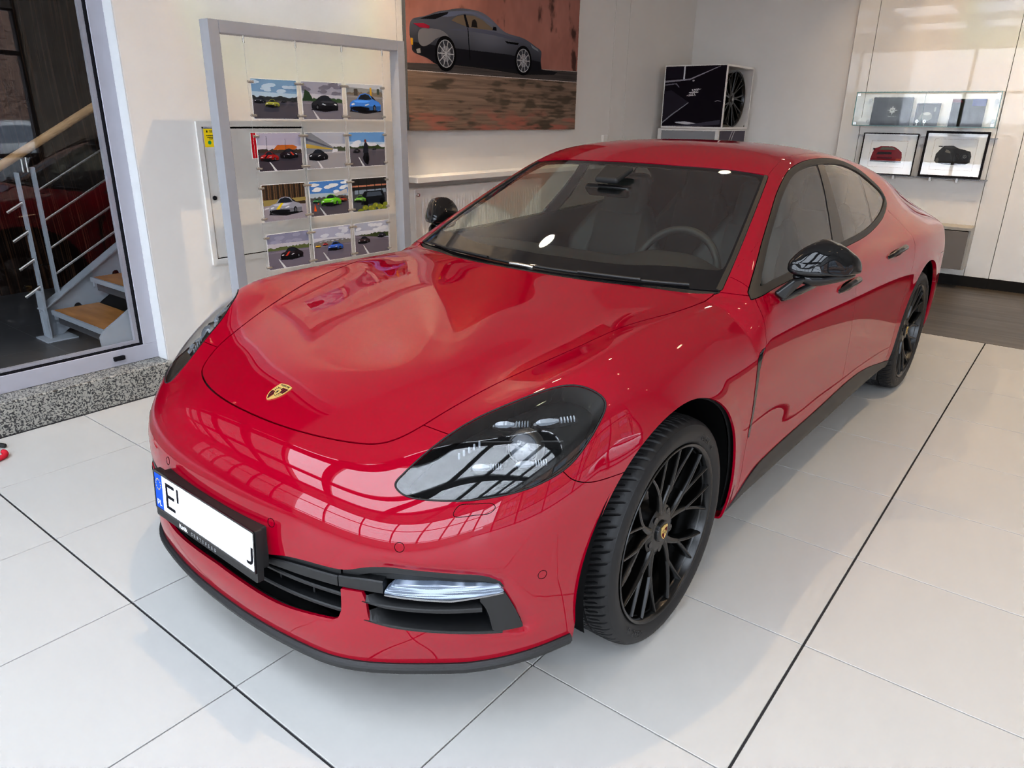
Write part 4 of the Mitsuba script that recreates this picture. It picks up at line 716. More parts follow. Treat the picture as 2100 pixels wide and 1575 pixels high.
dlo_ring = spline([(.622, .944), (.70, .951), (.80, .9555), (.95, .958), (1.35, .974), (1.774, .992), (2.031, 1.001), (2.276, 1.022), (2.518, 1.059), (2.639, 1.091), (2.69, 1.12), (2.69, 1.16), (2.605, 1.218), (2.451, 1.277),
                   (2.252, 1.325), (2.054, 1.352), (1.851, 1.361), (1.655, 1.358), (1.497, 1.344), (1.384, 1.323), (1.289, 1.292), (1.185, 1.249), (1.032, 1.172), (.849, 1.079), (.70, .998), (.640, .964)], 260)
dlo_poly = Polygon(dlo_ring)
glass_ring = np.array(dlo_poly.buffer(-0.024).exterior.coords)
bp_front = [(1.775, 1.40), (1.767, 1.346), (1.735, 1.231), (1.68, 1.132), (1.605, 1.031), (1.57, .95)]
bp_rear = [(1.85, 1.40), (1.845, 1.344), (1.836, 1.224), (1.799, 1.1), (1.744, 1.02), (1.70, .95)]
hl_ring3 = spline([(-.752, .549, .688), (-.757, .566, .676), (-.753, .591, .669), (-.735, .631, .667), (-.686, .707, .671), (-.635, .759, .678), (-.57, .806, .689), (-.485, .846, .715), (-.441, .858, .738), (-.391, .864, .775),
                   (-.348, .864, .81), (-.317, .859, .838), (-.31, .851, .854), (-.316, .832, .869), (-.339, .787, .883), (-.372, .745, .880), (-.439, .688, .853), (-.515, .633, .820), (-.602, .590, .780), (-.693, .557, .724), (-.73, .549, .702)], 160, True)
hl_c = np.array([-.55, .72, .79]); hl_n = np.array([-.52, .45, .73]); hl_n /= np.linalg.norm(hl_n)
hl_u = np.array([.62, .62, .0]) + 0; hl_u = hl_u - hl_n * (hl_u @ hl_n); hl_u /= np.linalg.norm(hl_u); hl_v = np.cross(hl_n, hl_u)
def hl_uv(V):
    W = np.stack([V[:, 0], np.abs(V[:, 1]), V[:, 2]], 1) - hl_c; return np.stack([W @ hl_u, W @ hl_v], 1)
hl_ring = hl_uv(hl_ring3)
trim_top = spline([(0, .440), (.12, .441), (.238, .446), (.304, .464), (.401, .476), (.485, .481), (.515, .489), (.56, .502), (.655, .503), (.742, .490), (.780, .475), (.796, .458)], 50)
intake_r = spline([(.796, .458), (.806, .426), (.818, .377), (.828, .326), (.826, .313)], 16)
intake_b = spline([(.822, .311), (.775, .3175), (.692, .330), (.628, .339), (.544, .349)], 16)
slat_l = spline([(.552, .3495), (.548, .365), (.546, .39), (.542, .415), (.536, .431)], 12)
centre_r = [(.478, .425), (.476, .36), (.468, .337)]
centre_b = spline([(.455, .329), (.373, .320), (.277, .311), (.147, .313), (0, .318)], 24)
# (|y|, z) of everything in the bumper that is not painted
hole_half = np.vstack([trim_top, intake_r, intake_b, slat_l, centre_r, centre_b])
hole_ring = np.vstack([hole_half, (hole_half[::-1] * [-1, 1])])
def S_side(V): return Ss.ev(np.clip(V[:, 0], -1.1, 4.3), np.clip(V[:, 2], 0, 1.5))
def f_arch(V):
    d = np.minimum(np.hypot(V[:, 0] + .025, V[:, 2] - .357) - .425, np.hypot(V[:, 0] - 2.955, V[:, 2] - .357) - .425)
    d = np.minimum(d, np.where(V[:, 2] < .357, np.minimum(np.abs(V[:, 0] + .025), np.abs(V[:, 0] - 2.955)) - .425, 1))
    return np.where(np.abs(V[:, 1]) > .5, d, .3)
def masked(fn, mask):
    def g(V):
        d = np.full(len(V), .2); k = np.where(mask(V))[0]
        if len(k): d[k] = fn(V[k])
        return d
    return g
f_hole = masked(lambda V: sdf(V[:, [1, 2]], hole_ring), lambda V: (V[:, 0] < -.45) & (V[:, 2] < .6))
f_hl = masked(lambda V: sdf(hl_uv(V), hl_ring), lambda V: (V[:, 0] < -.2) & (V[:, 2] > .6) & (np.abs(V[:, 1]) > .45))
f_ws = masked(lambda V: sdf(V[:, :2], ws_ring), lambda V: (V[:, 0] > .3) & (V[:, 0] < 1.4) & (V[:, 2] > .93))
f_rear = masked(lambda V: sdf(V[:, :2], rear_ring), lambda V: (V[:, 0] > 2.5) & (V[:, 2] > .95))
near_side = lambda V: (V[:, 0] > .4) & (V[:, 0] < 2.9) & (V[:, 2] > .85) & (np.abs(V[:, 1]) - S_side(V) > -.075) & (np.abs(V[:, 1]) > np.where(V[:, 2] < 1.0, .77, .5))
f_dlo = masked(lambda V: sdf(V[:, [0, 2]], dlo_ring), near_side)
f_glass = masked(lambda V: sdf(V[:, [0, 2]], glass_ring), near_side)
f_hood = masked(lambda V: sdf(V[:, :2], hood_ring), lambda V: (V[:, 0] < .7) & (V[:, 2] > .62))
f_cowl = masked(lambda V: sdf(V[:, :2], cowl_ring), lambda V: (V[:, 0] < .7) & (V[:, 0] > .2) & (V[:, 2] > .8))
skirt_z = CubicSpline([-.5, .30, .42, .56, .731, 1.35, 1.872, 2.155, 2.467, 2.6, 3.4, 4.2], [.10, .16, .20, .30, .339, .351, .360, .335, .285, .27, .30, .36])
f_skirt = lambda V: np.where(V[:, 0] > .3, (V[:, 2] - skirt_z(V[:, 0])) * .95, .2)
bump_line = spline([(-.605, 1.0), (-.605, .80), (-.60, .765), (-.55, .72), (-.50, .735), (-.478, .716), (-.465, .697), (-.443, .683), (-.409, .674), (-.36, .672), (-.20, .674)], 60)
bump_ring = np.vstack([bump_line, [(-.1, .674), (-.1, 0), (-1.2, 0), (-1.2, 1.0)]])
f_bump = masked(lambda V: sdf(V[:, [0, 2]], bump_ring), lambda V: V[:, 0] < .0)
door_front = spline([(.66, .962), (.633, .934), (.613, .893), (.588, .837), (.581, .812), (.566, .79), (.535, .745), (.518, .67), (.513, .58), (.505, .51), (.500, .42), (.498, .20)], 60)
fender_ring = np.vstack([[(-1.2, 1.2), (.50, 1.2), (.585, .972)], door_front, [(-1.2, .2)]])
f_fender = masked(lambda V: sdf(V[:, [0, 2]], fender_ring), lambda V: V[:, 0] < .8)
door_mid = spline([(1.66, .99), (1.645, .93), (1.61, .80), (1.598, .71), (1.614, .638), (1.645, .52), (1.655, .45), (1.648, .34), (1.645, .2)], 40)
fdoor_ring = np.vstack([door_front, door_mid[::-1], [(1.66, 1.1), (.66, 1.1)]])
rdoor_back = spline([(2.60, 1.12), (2.66, 1.045), (2.70, 1.01), (2.70, .95), (2.655, .89), (2.60, .82), (2.535, .70), (2.49, .55), (2.475, .40), (2.47, .2)], 50)
rdoor_ring = np.vstack([door_mid, rdoor_back[::-1], [(2.60, 1.15), (1.66, 1.15)]])
side_only = lambda V: (np.abs(V[:, 1]) > .74) & (V[:, 0] > .3) & (V[:, 0] < 2.8) & (V[:, 2] < 1.1)
f_fdoor = masked(lambda V: sdf(V[:, [0, 2]], fdoor_ring), side_only)
f_rdoor = masked(lambda V: sdf(V[:, [0, 2]], rdoor_ring), side_only)
f_rbump = masked(lambda V: sdf(V[:, [0, 2]], np.array([(3.3, .78), (3.75, .76), (4.4, .70), (4.4, 0), (3.3, 0)])), lambda V: V[:, 0] > 3.2)
tail_ring = mirror2([(2.58, 0), (2.60, .3), (2.72, .55), (3.3, .60), (3.7, .66), (4.3, .7), (4.4, 0)])
f_tail = masked(lambda V: sdf(V[:, :2], tail_ring), lambda V: (V[:, 0] > 2.4) & (V[:, 2] > .6))
roof_ring = mirror2([(1.19, 0), (1.20, .3), (1.262, .598), (1.5, .575), (2.0, .562), (2.5, .55), (2.73, .535), (2.62, .3), (2.60, 0)])
f_roof = masked(lambda V: sdf(V[:, :2], roof_ring), lambda V: (V[:, 0] > 1.1) & (V[:, 2] > 1.2))

BV, BF = nets(.016)
BV = project(BV, 3)
def seams(V):
    d = np.abs(f_arch(V))
    for f in (f_hole, f_hl, f_ws, f_rear, f_dlo, f_glass, f_hood, f_skirt, f_bump, f_fender, f_fdoor, f_rdoor): d = np.minimum(d, np.abs(f(V)))
    return d
BV, BF = refine(BV, BF, seams, .0055)
rest = (BV, BF)
def take(fn, gap=0.0):
    """Cut a region out of what is left, with a gap of that half width around it."""
    global rest
    d = fn(rest[0]); neg, pos = mesh_cut(*rest, d + gap)
    if gap: pos = mesh_cut(*pos, fn(pos[0]) - gap)[1]
    rest = pos
    return neg
def half(VF, s):
    V, F = VF; m = (V[F, 1].mean(1) * s) > 0; G = F[m]
    return compact(V, G)
# ---- the car and its panels
CARK = 'car'
lab(CARK, 'glossy red four-door sports saloon with black wheels and black mirrors parked on the white tiles', 'car')
def cp(name): return f'{CARK}__{name}'
take(f_arch)
take(lambda V: np.where((V[:, 2] < .21) & (V[:, 0] < .3), V[:, 2] - .207 - .03 * np.clip((V[:, 0] + .75) / .35, 0, 1), .2))
hole = take(f_hole, .0008)
lamps = take(f_hl, .0022)
screen = take(f_ws, .0012)
dlo = take(f_dlo, .001)
backlight = take(f_rear, .0015)
hood = take(f_hood, .0024)
cowl = take(f_cowl)
skirt = take(f_skirt, .0008)
bumper = take(f_bump, .0013)
fender = take(masked(lambda V: np.maximum(f_fender(V), V[:, 2] - .975 + .15 * np.clip(V[:, 0] - .5, 0, 1)), lambda V: V[:, 0] < .8), .0013)
fdoor = take(f_fdoor, .0013)
rdoor = take(f_rdoor, .0013)
rbump = take(f_rbump, .0013)
tail = take(f_tail, .0013)
roof = take(f_roof, .0004)

# painted chamfer around the openings of the bumper
V, F = bumper; d = f_hole(V); N = unit_grad(V); k = np.clip(1 - d / .026, 0, 1); k = k * k * (3 - 2 * k) * np.clip((np.abs(V[:, 1]) - .50) / .10, 0, 1) * np.clip((V[:, 2] + .6 * np.abs(V[:, 1]) - .76) / .05, 0, 1)
V = V - N * (k * .013)[:, None]
MN = np.array(trimesh.Trimesh(V, F, process=False).vertex_normals); S = np.where((d < .03)[:, None], MN, N)
W, G, n = rim(V, F, N, .010); put(cp('front_bumper'), (np.vstack([V, W]), np.vstack([F, G + len(V)])), 'paint_red', normals=np.vstack([S, n]), xf=CAR)
panel(cp('hood'), hood, 'paint_red', .016)
panel(cp('cowl'), cowl, 'black_plastic', .01, -.006)
for s, nm in ((-1, ''), (1, '')):
    panel(cp('front_fender'), half(fender, s), 'paint_red', .008)
    panel(cp('front_door'), half(fdoor, s), 'paint_red')
    panel(cp('rear_door'), half(rdoor, s), 'paint_red')
    panel(cp('side_skirt'), half(skirt, s), 'black_plastic', .02, .004)
panel(cp('roof'), roof, 'paint_red')
panel(cp('tailgate'), tail, 'paint_red')
panel(cp('rear_bumper'), rbump, 'paint_red', .02)
panel(cp('body_side'), rest, 'paint_red', .02)
panel(cp('rear_window'), backlight, 'gloss_black', .006)

# windscreen: a black printed border and the clear pane
inner_ws = Polygon(ws_ring).buffer(-.026).intersection(affinity.translate(Polygon(ws_ring), .085, 0).buffer(-.02).union(sbox(.85, -1, 2, 1))).buffer(-.03).buffer(.03)
d = sdf(screen[0][:, :2], np.array(inner_ws.exterior.coords)); pane, border = mesh_cut(*screen, d)
panel(cp('windscreen'), pane, 'car_glass', 0, -.003)
ye = np.interp(border[0][:, 0], [.588, .75, 1.0, 1.15, 1.262], [.742, .717, .664, .630, .602])
seal, border = mesh_cut(*border, np.where(border[0][:, 0] > .585, ye - .017 - np.abs(border[0][:, 1]), .1))
panel(cp('windscreen__border'), border, 'gloss_black', .006, -.003)
panel(cp('windscreen__side_moulding'), seal, 'dark_trim', .006, .001)
# side windows: trim ring, black pillar, panes
for s in (-1, 1):
    V, F = half(dlo, s); d = sdf(V[:, [0, 2]], glass_ring); inner, ring = mesh_cut(V, F, d)
    panel(cp('window_trim'), ring, 'dark_trim', .012, .0015)
    pil = np.vstack([bp_front, bp_rear[::-1]]); d = sdf(inner[0][:, [0, 2]], pil); pillar, inner = mesh_cut(*inner, d)
    panel(cp('door_pillar'), pillar, 'gloss_black', .01, -.0015)
    fw, rw = mesh_cut(*inner, inner[0][:, 0] - np.interp(inner[0][:, 2], [.95, 1.35], [1.66, 1.81]))
    panel(cp('front_door__window'), fw, 'car_glass', 0, -.004)
    q = rw[0][:, 0] - np.interp(rw[0][:, 2], [1.0, 1.074, 1.123, 1.207, 1.285], [2.24, 2.286, 2.331, 2.378, 2.386])
    rw, qw = mesh_cut(*rw, q)
    bar, qw = mesh_cut(*qw, qw[0][:, 0] - np.interp(qw[0][:, 2], [1.0, 1.074, 1.123, 1.207, 1.285], [2.24, 2.286, 2.331, 2.378, 2.386]) - .012)
    panel(cp('rear_door__window'), rw, 'privacy_glass', 0, -.004)
    panel(cp('rear_door__window_bar'), bar, 'gloss_black', .008, -.003)
    panel(cp('quarter_window'), qw, 'privacy_glass', 0, -.004)

# dark inner skin behind the panels, open at the windows
LV, LF = nets(.034); LV = project(LV, 3)
def keep(VF, fn, off=0.0): return mesh_cut(*VF, fn(VF[0]) + off)[1]
liner = (LV, LF)
liner = keep(liner, f_arch); liner = keep(liner, f_ws, .0); liner = keep(liner, f_glass, .0); liner = keep(liner, f_rear, .03); liner = keep(liner, f_hole, -.01); liner = keep(liner, f_hl, -.01)
panel(cp('inner_shell'), liner, 'cabin_black', 0, -.024)
put(cp('inner_shell__radiator'), cat(bx(-.80, -.79, -.46, .46, .22, .56), bx(-.56, -.55, -.78, .78, .22, .56)), 'void_black', xf=CAR)
put(cp('inner_shell__floor'), bx(.45, 3.4, -.80, .80, .20, .26), 'void_black', xf=CAR)
put(cp('inner_shell__bulkhead'), bx(.40, .43, -.82, .82, .20, .88), 'void_black', xf=CAR)
# wheel housings
for x0 in (-.025, 2.955):
    for s in (-1, 1):
        a = np.linspace(-.25, math.pi + .25, 40); ring = np.stack([x0 + .432 * np.cos(a), .357 + .432 * np.sin(a)], 1); n = len(ring)
        V = np.vstack([np.stack([ring[:, 0], np.full(n, s * y), ring[:, 1]], 1) for y in (.915, .60)] + [[(x0, s * .60, .357)]]); F = []
        for i in range(n - 1): F += [[i, i + 1, n + i + 1], [i, n + i + 1, n + i], [n + i, n + i + 1, 2 * n]]
        put(cp('wheel_housing'), (V, np.array(F)), 'void_black', xf=CAR)

# ---- bumper openings: trim bar, grille slats, running lights
def surf_x(y, z):
    y, z = np.broadcast_arrays(np.asarray(y, float), np.asarray(z, float)); lo, hi = np.full(y.shape, -1.05), np.full(y.shape, -.2)
    for _ in range(30):
        m = (lo + hi) / 2; f = body_f(np.stack([m, y, z], -1)); hi = np.where(f < 0, m, hi); lo = np.where(f < 0, lo, m)
    return lo
def bar(y, ztop, zbot, off, depth, key, mat, s=1, lean=0.0, tip=None):
    """A solid strip that follows the bumper between two height lines, off behind its skin."""
    n = len(y); ztop, zbot = np.broadcast_to(ztop, n), np.broadcast_to(zbot, n); zm = (ztop + zbot) / 2
    xf = surf_x(y, zm) + off; g = np.gradient(xf, y); nx = -1 / np.sqrt(1 + g * g); ny = g / np.sqrt(1 + g * g)
    dp = np.broadcast_to(depth, n)
    def at(d, z): return np.stack([xf - nx * d, y - ny * d, z], 1)
    b = np.minimum((ztop - zbot) * .25, .003)
    P = [at(.003 + 0 * dp, ztop), at(0 * dp, ztop - b), at(0 * dp, zbot + b), at(.003 + 0 * dp, zbot), at(dp, zbot + lean), at(dp, ztop + lean)]
    P = np.stack(P, 1); P[:, :, 1] *= s; m = P.shape[1]; V = P.reshape(-1, 3); F = []
    for i in range(n - 1):
        for j in range(m):
            k = (j + 1) % m; F += [[i * m + j, (i + 1) * m + k, i * m + k], [i * m + j, (i + 1) * m + j, (i + 1) * m + k]]
    for j in range(1, m - 1): F += [[0, j, j + 1], [(n - 1) * m, (n - 1) * m + j + 1, (n - 1) * m + j]]
    mesh = trimesh.Trimesh(V, np.array(F), process=False); trimesh.repair.fix_normals(mesh)
    return put(key, mesh, mat, 28, xf=CAR)
G_ = cp('grille')
ttop = lambda y: np.interp(y, trim_top[:, 0], trim_top[:, 1])
tbot = lambda y: np.interp(y, [0, .222, .297, .395, .46, .535, .59], [.405, .411, .418, .422, .424, .431, .433])
for s in (-1, 1):
    y = np.linspace(.0, .468, 26); bar(y, (ttop(y) + tbot(y)) / 2 + .004, tbot(y), .004, .05, G_ + '__trim_bar', 'black_plastic', s)
    bar(y, ttop(y) + .004, (ttop(y) + tbot(y)) / 2 - .002, .016, .03, G_ + '__upper_band', 'black_plastic', s)
    y = np.linspace(.471, .585, 12); bar(y, (ttop(y) + tbot(y)) / 2 + .006 - .6 * np.clip(y - .5, 0, 1) * .12, tbot(y), .004, .05, G_ + '__trim_wing', 'black_plastic', s)
    y = np.linspace(.471, .800, 30); bar(y, ttop(y) + .003, ttop(y) - np.interp(y, [.47, .52, .6, .8], [.032, .026, .022, .018]), .019, .03, G_ + '__intake_top', 'black_plastic', s)
    y = np.linspace(.50, .79, 26); bar(y, ttop(y) - .012, np.interp(y, [.5, .6, .79], [.455, .462, .455]), .030, .03, G_ + '__intake_shelf', 'black_plastic', s)
    # running light
    y = np.linspace(.588, .803, 34); q = (y - .588) / .215
    bar(y, np.interp(q, [0, .10, .5, .97, 1], [.442, .465, .470, .456, .443]), np.interp(q, [0, .3, .62, .97, 1], [.434, .431, .426, .432, .437]), .004, .03, G_ + '__running_light', 'drl_glass', s)
    bar(y, np.interp(q, [0, .3, .62, 1], [.434, .431, .426, .436]) - .0005, np.interp(q, [0, .3, .62, 1], [.428, .424, .418, .430]), .003, .04, G_ + '__running_light_edge', 'alu_dark', s)
    # outer blade of the intake
    y = np.linspace(.766, .826, 14)
    bar(y, np.interp(y, [.766, .79, .8, .806, .818, .826], [.440, .45, .44, .422, .372, .325]), np.interp(y, [.766, .774, .780, .785, .826], [.412, .395, .365, .318, .3135]), .006, .05, G_ + '__intake_blade', 'black_plastic', s)
    # two blades of the side intake, pointed towards the middle
    y = np.linspace(.536, .772, 26); w = np.clip((y - .543) / .045, .02, 1)
    bar(y, .404 + .004 * w - .035 * (y - .543), .404 - .0075 * w - .05 * (y - .543), -.003, .012 + .05 * w, G_ + '__intake_slat', 'black_plastic', s, lean=.012)
    y = np.linspace(.538, .80, 26); w = np.clip((y - .543) / .06, .02, 1)
    bar(y, .350 + .004 * w - np.interp(y, [.543, .692, .8], [0, .019, .0335]), .350 - .0065 * w - np.interp(y, [.543, .692, .8], [0, .018, .0335]), -.003, .012 + .075 * w, G_ + '__intake_slat', 'black_plastic', s, lean=.02)
    # centre slats and uprights
    for z0 in (.392, .346):
        y = np.linspace(0, .476, 26); bar(y, z0 + .0055 + .004 * (y / .47), z0 - .0065 + .004 * (y / .47), .012, .06, G_ + '__slat', 'black_plastic', s, lean=.004)
    for yy in (.08, .24, .36):
        bar(np.linspace(yy - .003, yy + .003, 3), .41, .325, .035, .03, G_ + '__upright', 'black_plastic', s)
# splitter lip
y = np.concatenate([np.linspace(0, .7, 40), np.linspace(.71, .882, 40)]); zt = lambda y: .214 + .032 * np.clip((y - .72) / .18, 0, 1) ** 1.2
def lip(s):
    zz = zt(y); x = surf_x(np.minimum(y, .905), zz + .01); P = np.stack([x, y], 1); t = np.gradient(P, axis=0); t /= np.linalg.norm(t, axis=1, keepdims=True); nrm = np.stack([-t[:, 1], t[:, 0]], 1)
    def at(o, z): Q = P + nrm * o; return np.stack([Q[:, 0], s * Q[:, 1], z], 1)
    R = np.stack([at(-.06, zz + .001), at(.003, zz + .001), at(.011, zz - .004), at(.013, zz - .010), at(.011, zz - .017), at(.008, zz - .019), at(.006, zz - .027), at(-.08, zz - .028)], 1)
    m = R.shape[1]; V = R.reshape(-1, 3); F = []
    for i in range(len(y) - 1):
        for j in range(m):
            k = (j + 1) % m; F += [[i * m + j, i * m + k, (i + 1) * m + k], [i * m + j, (i + 1) * m + k, (i + 1) * m + j]]
    for j in range(1, m - 1): F += [[0, j, j + 1], [(len(y) - 1) * m, (len(y) - 1) * m + j + 1, (len(y) - 1) * m + j]]
    mm = trimesh.Trimesh(V, np.array(F), process=False); trimesh.repair.fix_normals(mm); return mm
put(cp('splitter'), cat(lip(1), lip(-1)), 'black_plastic', 25, xf=CAR)
# body floor between splitter and sills
put(cp('underbody'), cat(bx(-.78, -.45, -.5, .5, .195, .21), bx(-.55, 3.9, -.58, .58, .195, .21)), 'void_black', xf=CAR)
# ---- headlights
def on_body(p, lift=0.0):
    """Points moved onto the body surface, lifted off it."""
    q = project(np.atleast_2d(np.array(p, float)), 5); return q + unit_grad(q) * lift
for s in (-1, 1):
    key = fresh(cp('headlight')); labels[key] = {}
    V, F = half(lamps, s); panel(key + '__lens', (V, F), 'lamp_glass', 0, -.0008)
    N = unit_grad(V); n = hl_n * [1, s, 1]; c = V.mean(0)
    e, u, first, inv, cnt = edges_of(F, len(V)); b = e[first[cnt == 1]]
    inner = lambda P: c + (P - c) * .90 - n * .062
    Q = inner(V)
    put(key + '__bowl', (Q, F), 'void_black', xf=CAR)
    P0, P1 = V[b[:, 0]] - N[b[:, 0]] * .004, V[b[:, 1]] - N[b[:, 1]] * .004; k = np.arange(len(b)) * 4
    W = np.stack([P1, P0, inner(P0) , inner(P1)], 1).reshape(-1, 3)
    put(key + '__bezel', (W, np.vstack([np.stack([k, k + 1, k + 2], 1), np.stack([k, k + 2, k + 3], 1)])), 'bezel_dark', True, xf=CAR)
    # dark seal along the edge
    put(key + '__seal', sweep(np.vstack([project(hl_ring3 * [1, s, 1], 4), project(hl_ring3[:2] * [1, s, 1], 4)]) , .0022, 6), 'rubber', True, xf=CAR)
    def at(x, y, z, d): return on_body([(x, s * y, z)])[0] - n * d
    for (a, bb, d) in (((-.527, .672, .815), (-.482, .748, .826), .030), ((-.468, .757, .822), (-.392, .826, .834), .030), ((-.633, .690, .744), (-.585, .748, .748), .032), ((-.560, .768, .748), (-.498, .820, .75), .032)):
        A, B = at(*a, d), at(*bb, d); t = (B - A); L = np.linalg.norm(t); t /= L; up = np.cross(n, t); up = up if up[2] > 0 else -up
        def loz(w, h, d0, l0=0., l1=1.):
            pts = []
            for f, k in ((l0, .35), (l0 + .18 * (l1 - l0), .9), (l0 + .6 * (l1 - l0), 1.), (l1, .45)):
                for sg in (-1, 1): pts += [A + t * L * f + up * sg * h * k + n * d0, A + t * L * f + up * sg * h * k * .6 + n * (d0 + w * k)]
            return trimesh.convex.convex_hull(np.array(pts))
        dk = put(key + '__led_module', loz(.010, .0135, -.008, -.06, 1.04), 'gloss_black', 40, xf=CAR)
        put(key + '__led_module_lens', loz(.009, .0095, .003, 0, .56), 'led_clear', 40, xf=CAR)
        put(key + '__led_module_ribs', cat(*[loz(.009, .009, .003, f, f + .045) for f in (.60, .68, .76, .84, .92)]), 'led_clear', 40, xf=CAR)
    # projector lens with its ring
    C = at(-.524, .763, .786, .045); tf = np.eye(4); z = np.array([-.80, s * .30, .28]); z /= np.linalg.norm(z); x = np.cross([0, 0, 1], z); x /= np.linalg.norm(x); tf[:3, :3] = np.stack([x, np.cross(z, x), z], 1); tf[:3, 3] = C
    ang = np.linspace(0, 1.2, 14); dome = lathe([(.036 * math.sin(a) / math.sin(1.2), .026 * (math.cos(a) - math.cos(1.2)) / (1 - math.cos(1.2))) for a in ang], 40)
    put(key + '__projector', mv(dome, tf), 'projector_glass', True, xf=CAR)
    put(key + '__projector_ring', mv(lathe([(.036, .004), (.039, .006), (.044, .0), (.046, -.012), (.05, -.02)], 40), tf), 'bezel_dark', 40, xf=CAR)
    # shelf between the two rows, side strip of five small lights
    A, B, Cc, D = at(-.60, .64, .785, .015), at(-.45, .83, .79, .015), at(-.45, .83, .79, .06), at(-.60, .64, .785, .06)
    put(key + '__divider', trimesh.convex.convex_hull(np.vstack([[A, B, Cc, D], np.array([A, B, Cc, D]) - [0, 0, .004]])), 'dark_trim', xf=CAR)
    for k in range(5):
        f = k / 4; p = at(-.635 + .047 * f, .648 + .027 * f, .757 + .022 * f, .028); put(key + '__side_light', hull((*p, .0028), (*(p + np.array([0, 0, .012])), .0028)), 'led_clear', True, xf=CAR)

# ---- wheels, built in their own frame: axis z, outer face at z = 0
def wheel_frame(x, y, s, spin):
    R = np.stack([[-s, 0, 0], [0, 0, 1], [0, s, 0]], 1).astype(float); c, q = math.cos(spin), math.sin(spin)
    return CAR @ RT(R @ np.array([[c, -q, 0], [q, c, 0], [0, 0, 1]]), (x, y, .357))
def tyre_mesh():
    prof = [(.262, -.045), (.270, -.030), (.2765, -.018), (.284, -.0105), (.296, -.004), (.310, -.001), (.323, -.001), (.334, -.006), (.3395, -.0095), (.3400, -.0115), (.346, -.0165), (.3505, -.0245), (.3535, -.034), (.3553, -.046)]
    tread = [(.3565, -.056), (.357, -.066), (.357, -.0795), (.349, -.0810), (.349, -.0890), (.357, -.0905), (.357, -.112), (.357, -.1265), (.349, -.128), (.349, -.137), (.357, -.1385)]
    a = prof + tread; full = a + [(r, -.265 - z) for r, z in a[::-1]]
    n = 64 * 8; m = lathe(full, n); V = m.vertices.copy(); r = np.hypot(V[:, 0], V[:, 1]); th = np.arctan2(V[:, 1], V[:, 0]); z = V[:, 2]
    zz = np.minimum(-z, .265 + z)                                   # distance from the nearer sidewall
    slant = np.where(zz < .080, -1.6 * (zz - .02), 2.2 * (zz - .08) * np.sign(z + .1325))
    ph = ((th / (2 * math.pi) * 64 + slant * 8) % 1.0); cut = ((ph < .13) | ((ph > .5) & (ph < .57) & (zz > .03))) & (r > .3435)
    k = np.where(cut, np.clip((r - .3435) / .008, 0, 1) * .0065, 0); V[:, :2] *= ((r - k) / r)[:, None]; m.vertices = V; return m
def spoke(pts, w0, w1, h, z0, z1):
    """A tapering spoke along 2-D points; its face runs from z0 to z1 and its back lies h behind."""
    p = np.array(pts, float); p = spline(p, 9); t = np.gradient(p, axis=0); t /= np.linalg.norm(t, axis=1, keepdims=True); q = np.stack([-t[:, 1], t[:, 0]], 1)
    f = np.linspace(0, 1, len(p)); w = (w0 + (w1 - w0) * f)[:, None]; z = z0 + (z1 - z0) * f
    def ring(k, dz): return np.column_stack([p + q * w * k, z - dz])
    R = np.stack([ring(-.5, h), ring(-.5, .012), ring(-.34, .003), ring(-.12, 0), ring(.12, 0), ring(.34, .003), ring(.5, .012), ring(.5, h)], 1); m = 8; V = R.reshape(-1, 3); F = []
    for i in range(len(p) - 1):
        for j in range(m):
            k = (j + 1) % m; F += [[i * m + j, i * m + k, (i + 1) * m + k], [i * m + j, (i + 1) * m + k, (i + 1) * m + j]]
    for j in range(1, m - 1): F += [[0, j + 1, j], [(len(p) - 1) * m, (len(p) - 1) * m + j, (len(p) - 1) * m + j + 1]]
    mm = trimesh.Trimesh(V, np.array(F), process=False); trimesh.repair.fix_normals(mm); return mm
pol = lambda r, a: (r * math.cos(math.radians(a)), r * math.sin(math.radians(a)))
arm_ms = []
for sg in (-1, 1):
    arm_ms.append(spoke([pol(.040, sg * 3), pol(.085, sg * 6.5), pol(.150, sg * 14.5)], .034, .021, .035, -.040, -.030))
    arm_ms.append(spoke([pol(.142, sg * 14), pol(.20, sg * 11), pol(.2665, sg * 8.6)], .018, .0115, .034, -.030, -.0135))
    arm_ms.append(spoke([pol(.142, sg * 14), pol(.20, sg * 21), pol(.2665, sg * 27)], .018, .0115, .034, -.030, -.0135))
arm = cat(*arm_ms)
barrel = lathe([(.262, -.034), (.270, -.021), (.2785, -.014), (.2815, -.0085), (.2800, -.0060), (.2745, -.0070), (.2700, -.0110), (.2675, -.0180), (.262, -.040), (.255, -.09), (.252, -.20), (.262, -.235), (.27, -.24)], 96)
hubm = lathe([(.0, -.040), (.040, -.038), (.052, -.037), (.066, -.039), (.080, -.046), (.082, -.055), (.078, -.10), (0, -.10)], 60)
cap = lathe([(0, -.0285), (.024, -.0285), (.0315, -.0305), (.034, -.0335), (.0345, -.044)], 40)
disc = lathe([(.06, -.105), (.075, -.100), (.10, -.106), (.205, -.106), (.207, -.112), (.205, -.136), (.10, -.136)], 64)
def shield(w, h):
    """Crest outline: flat-topped shield, pointed below."""
    r = [(-.5, .40), (-.47, .44), (-.25, .475), (0, .5), (.25, .475), (.47, .44), (.5, .40), (.5, .1), (.44, -.12), (.3, -.31), (.12, -.45), (0, -.5), (-.12, -.45), (-.3, -.31), (-.44, -.12), (-.5, .1)]
    return Polygon([(x * w, y * h) for x, y in r])
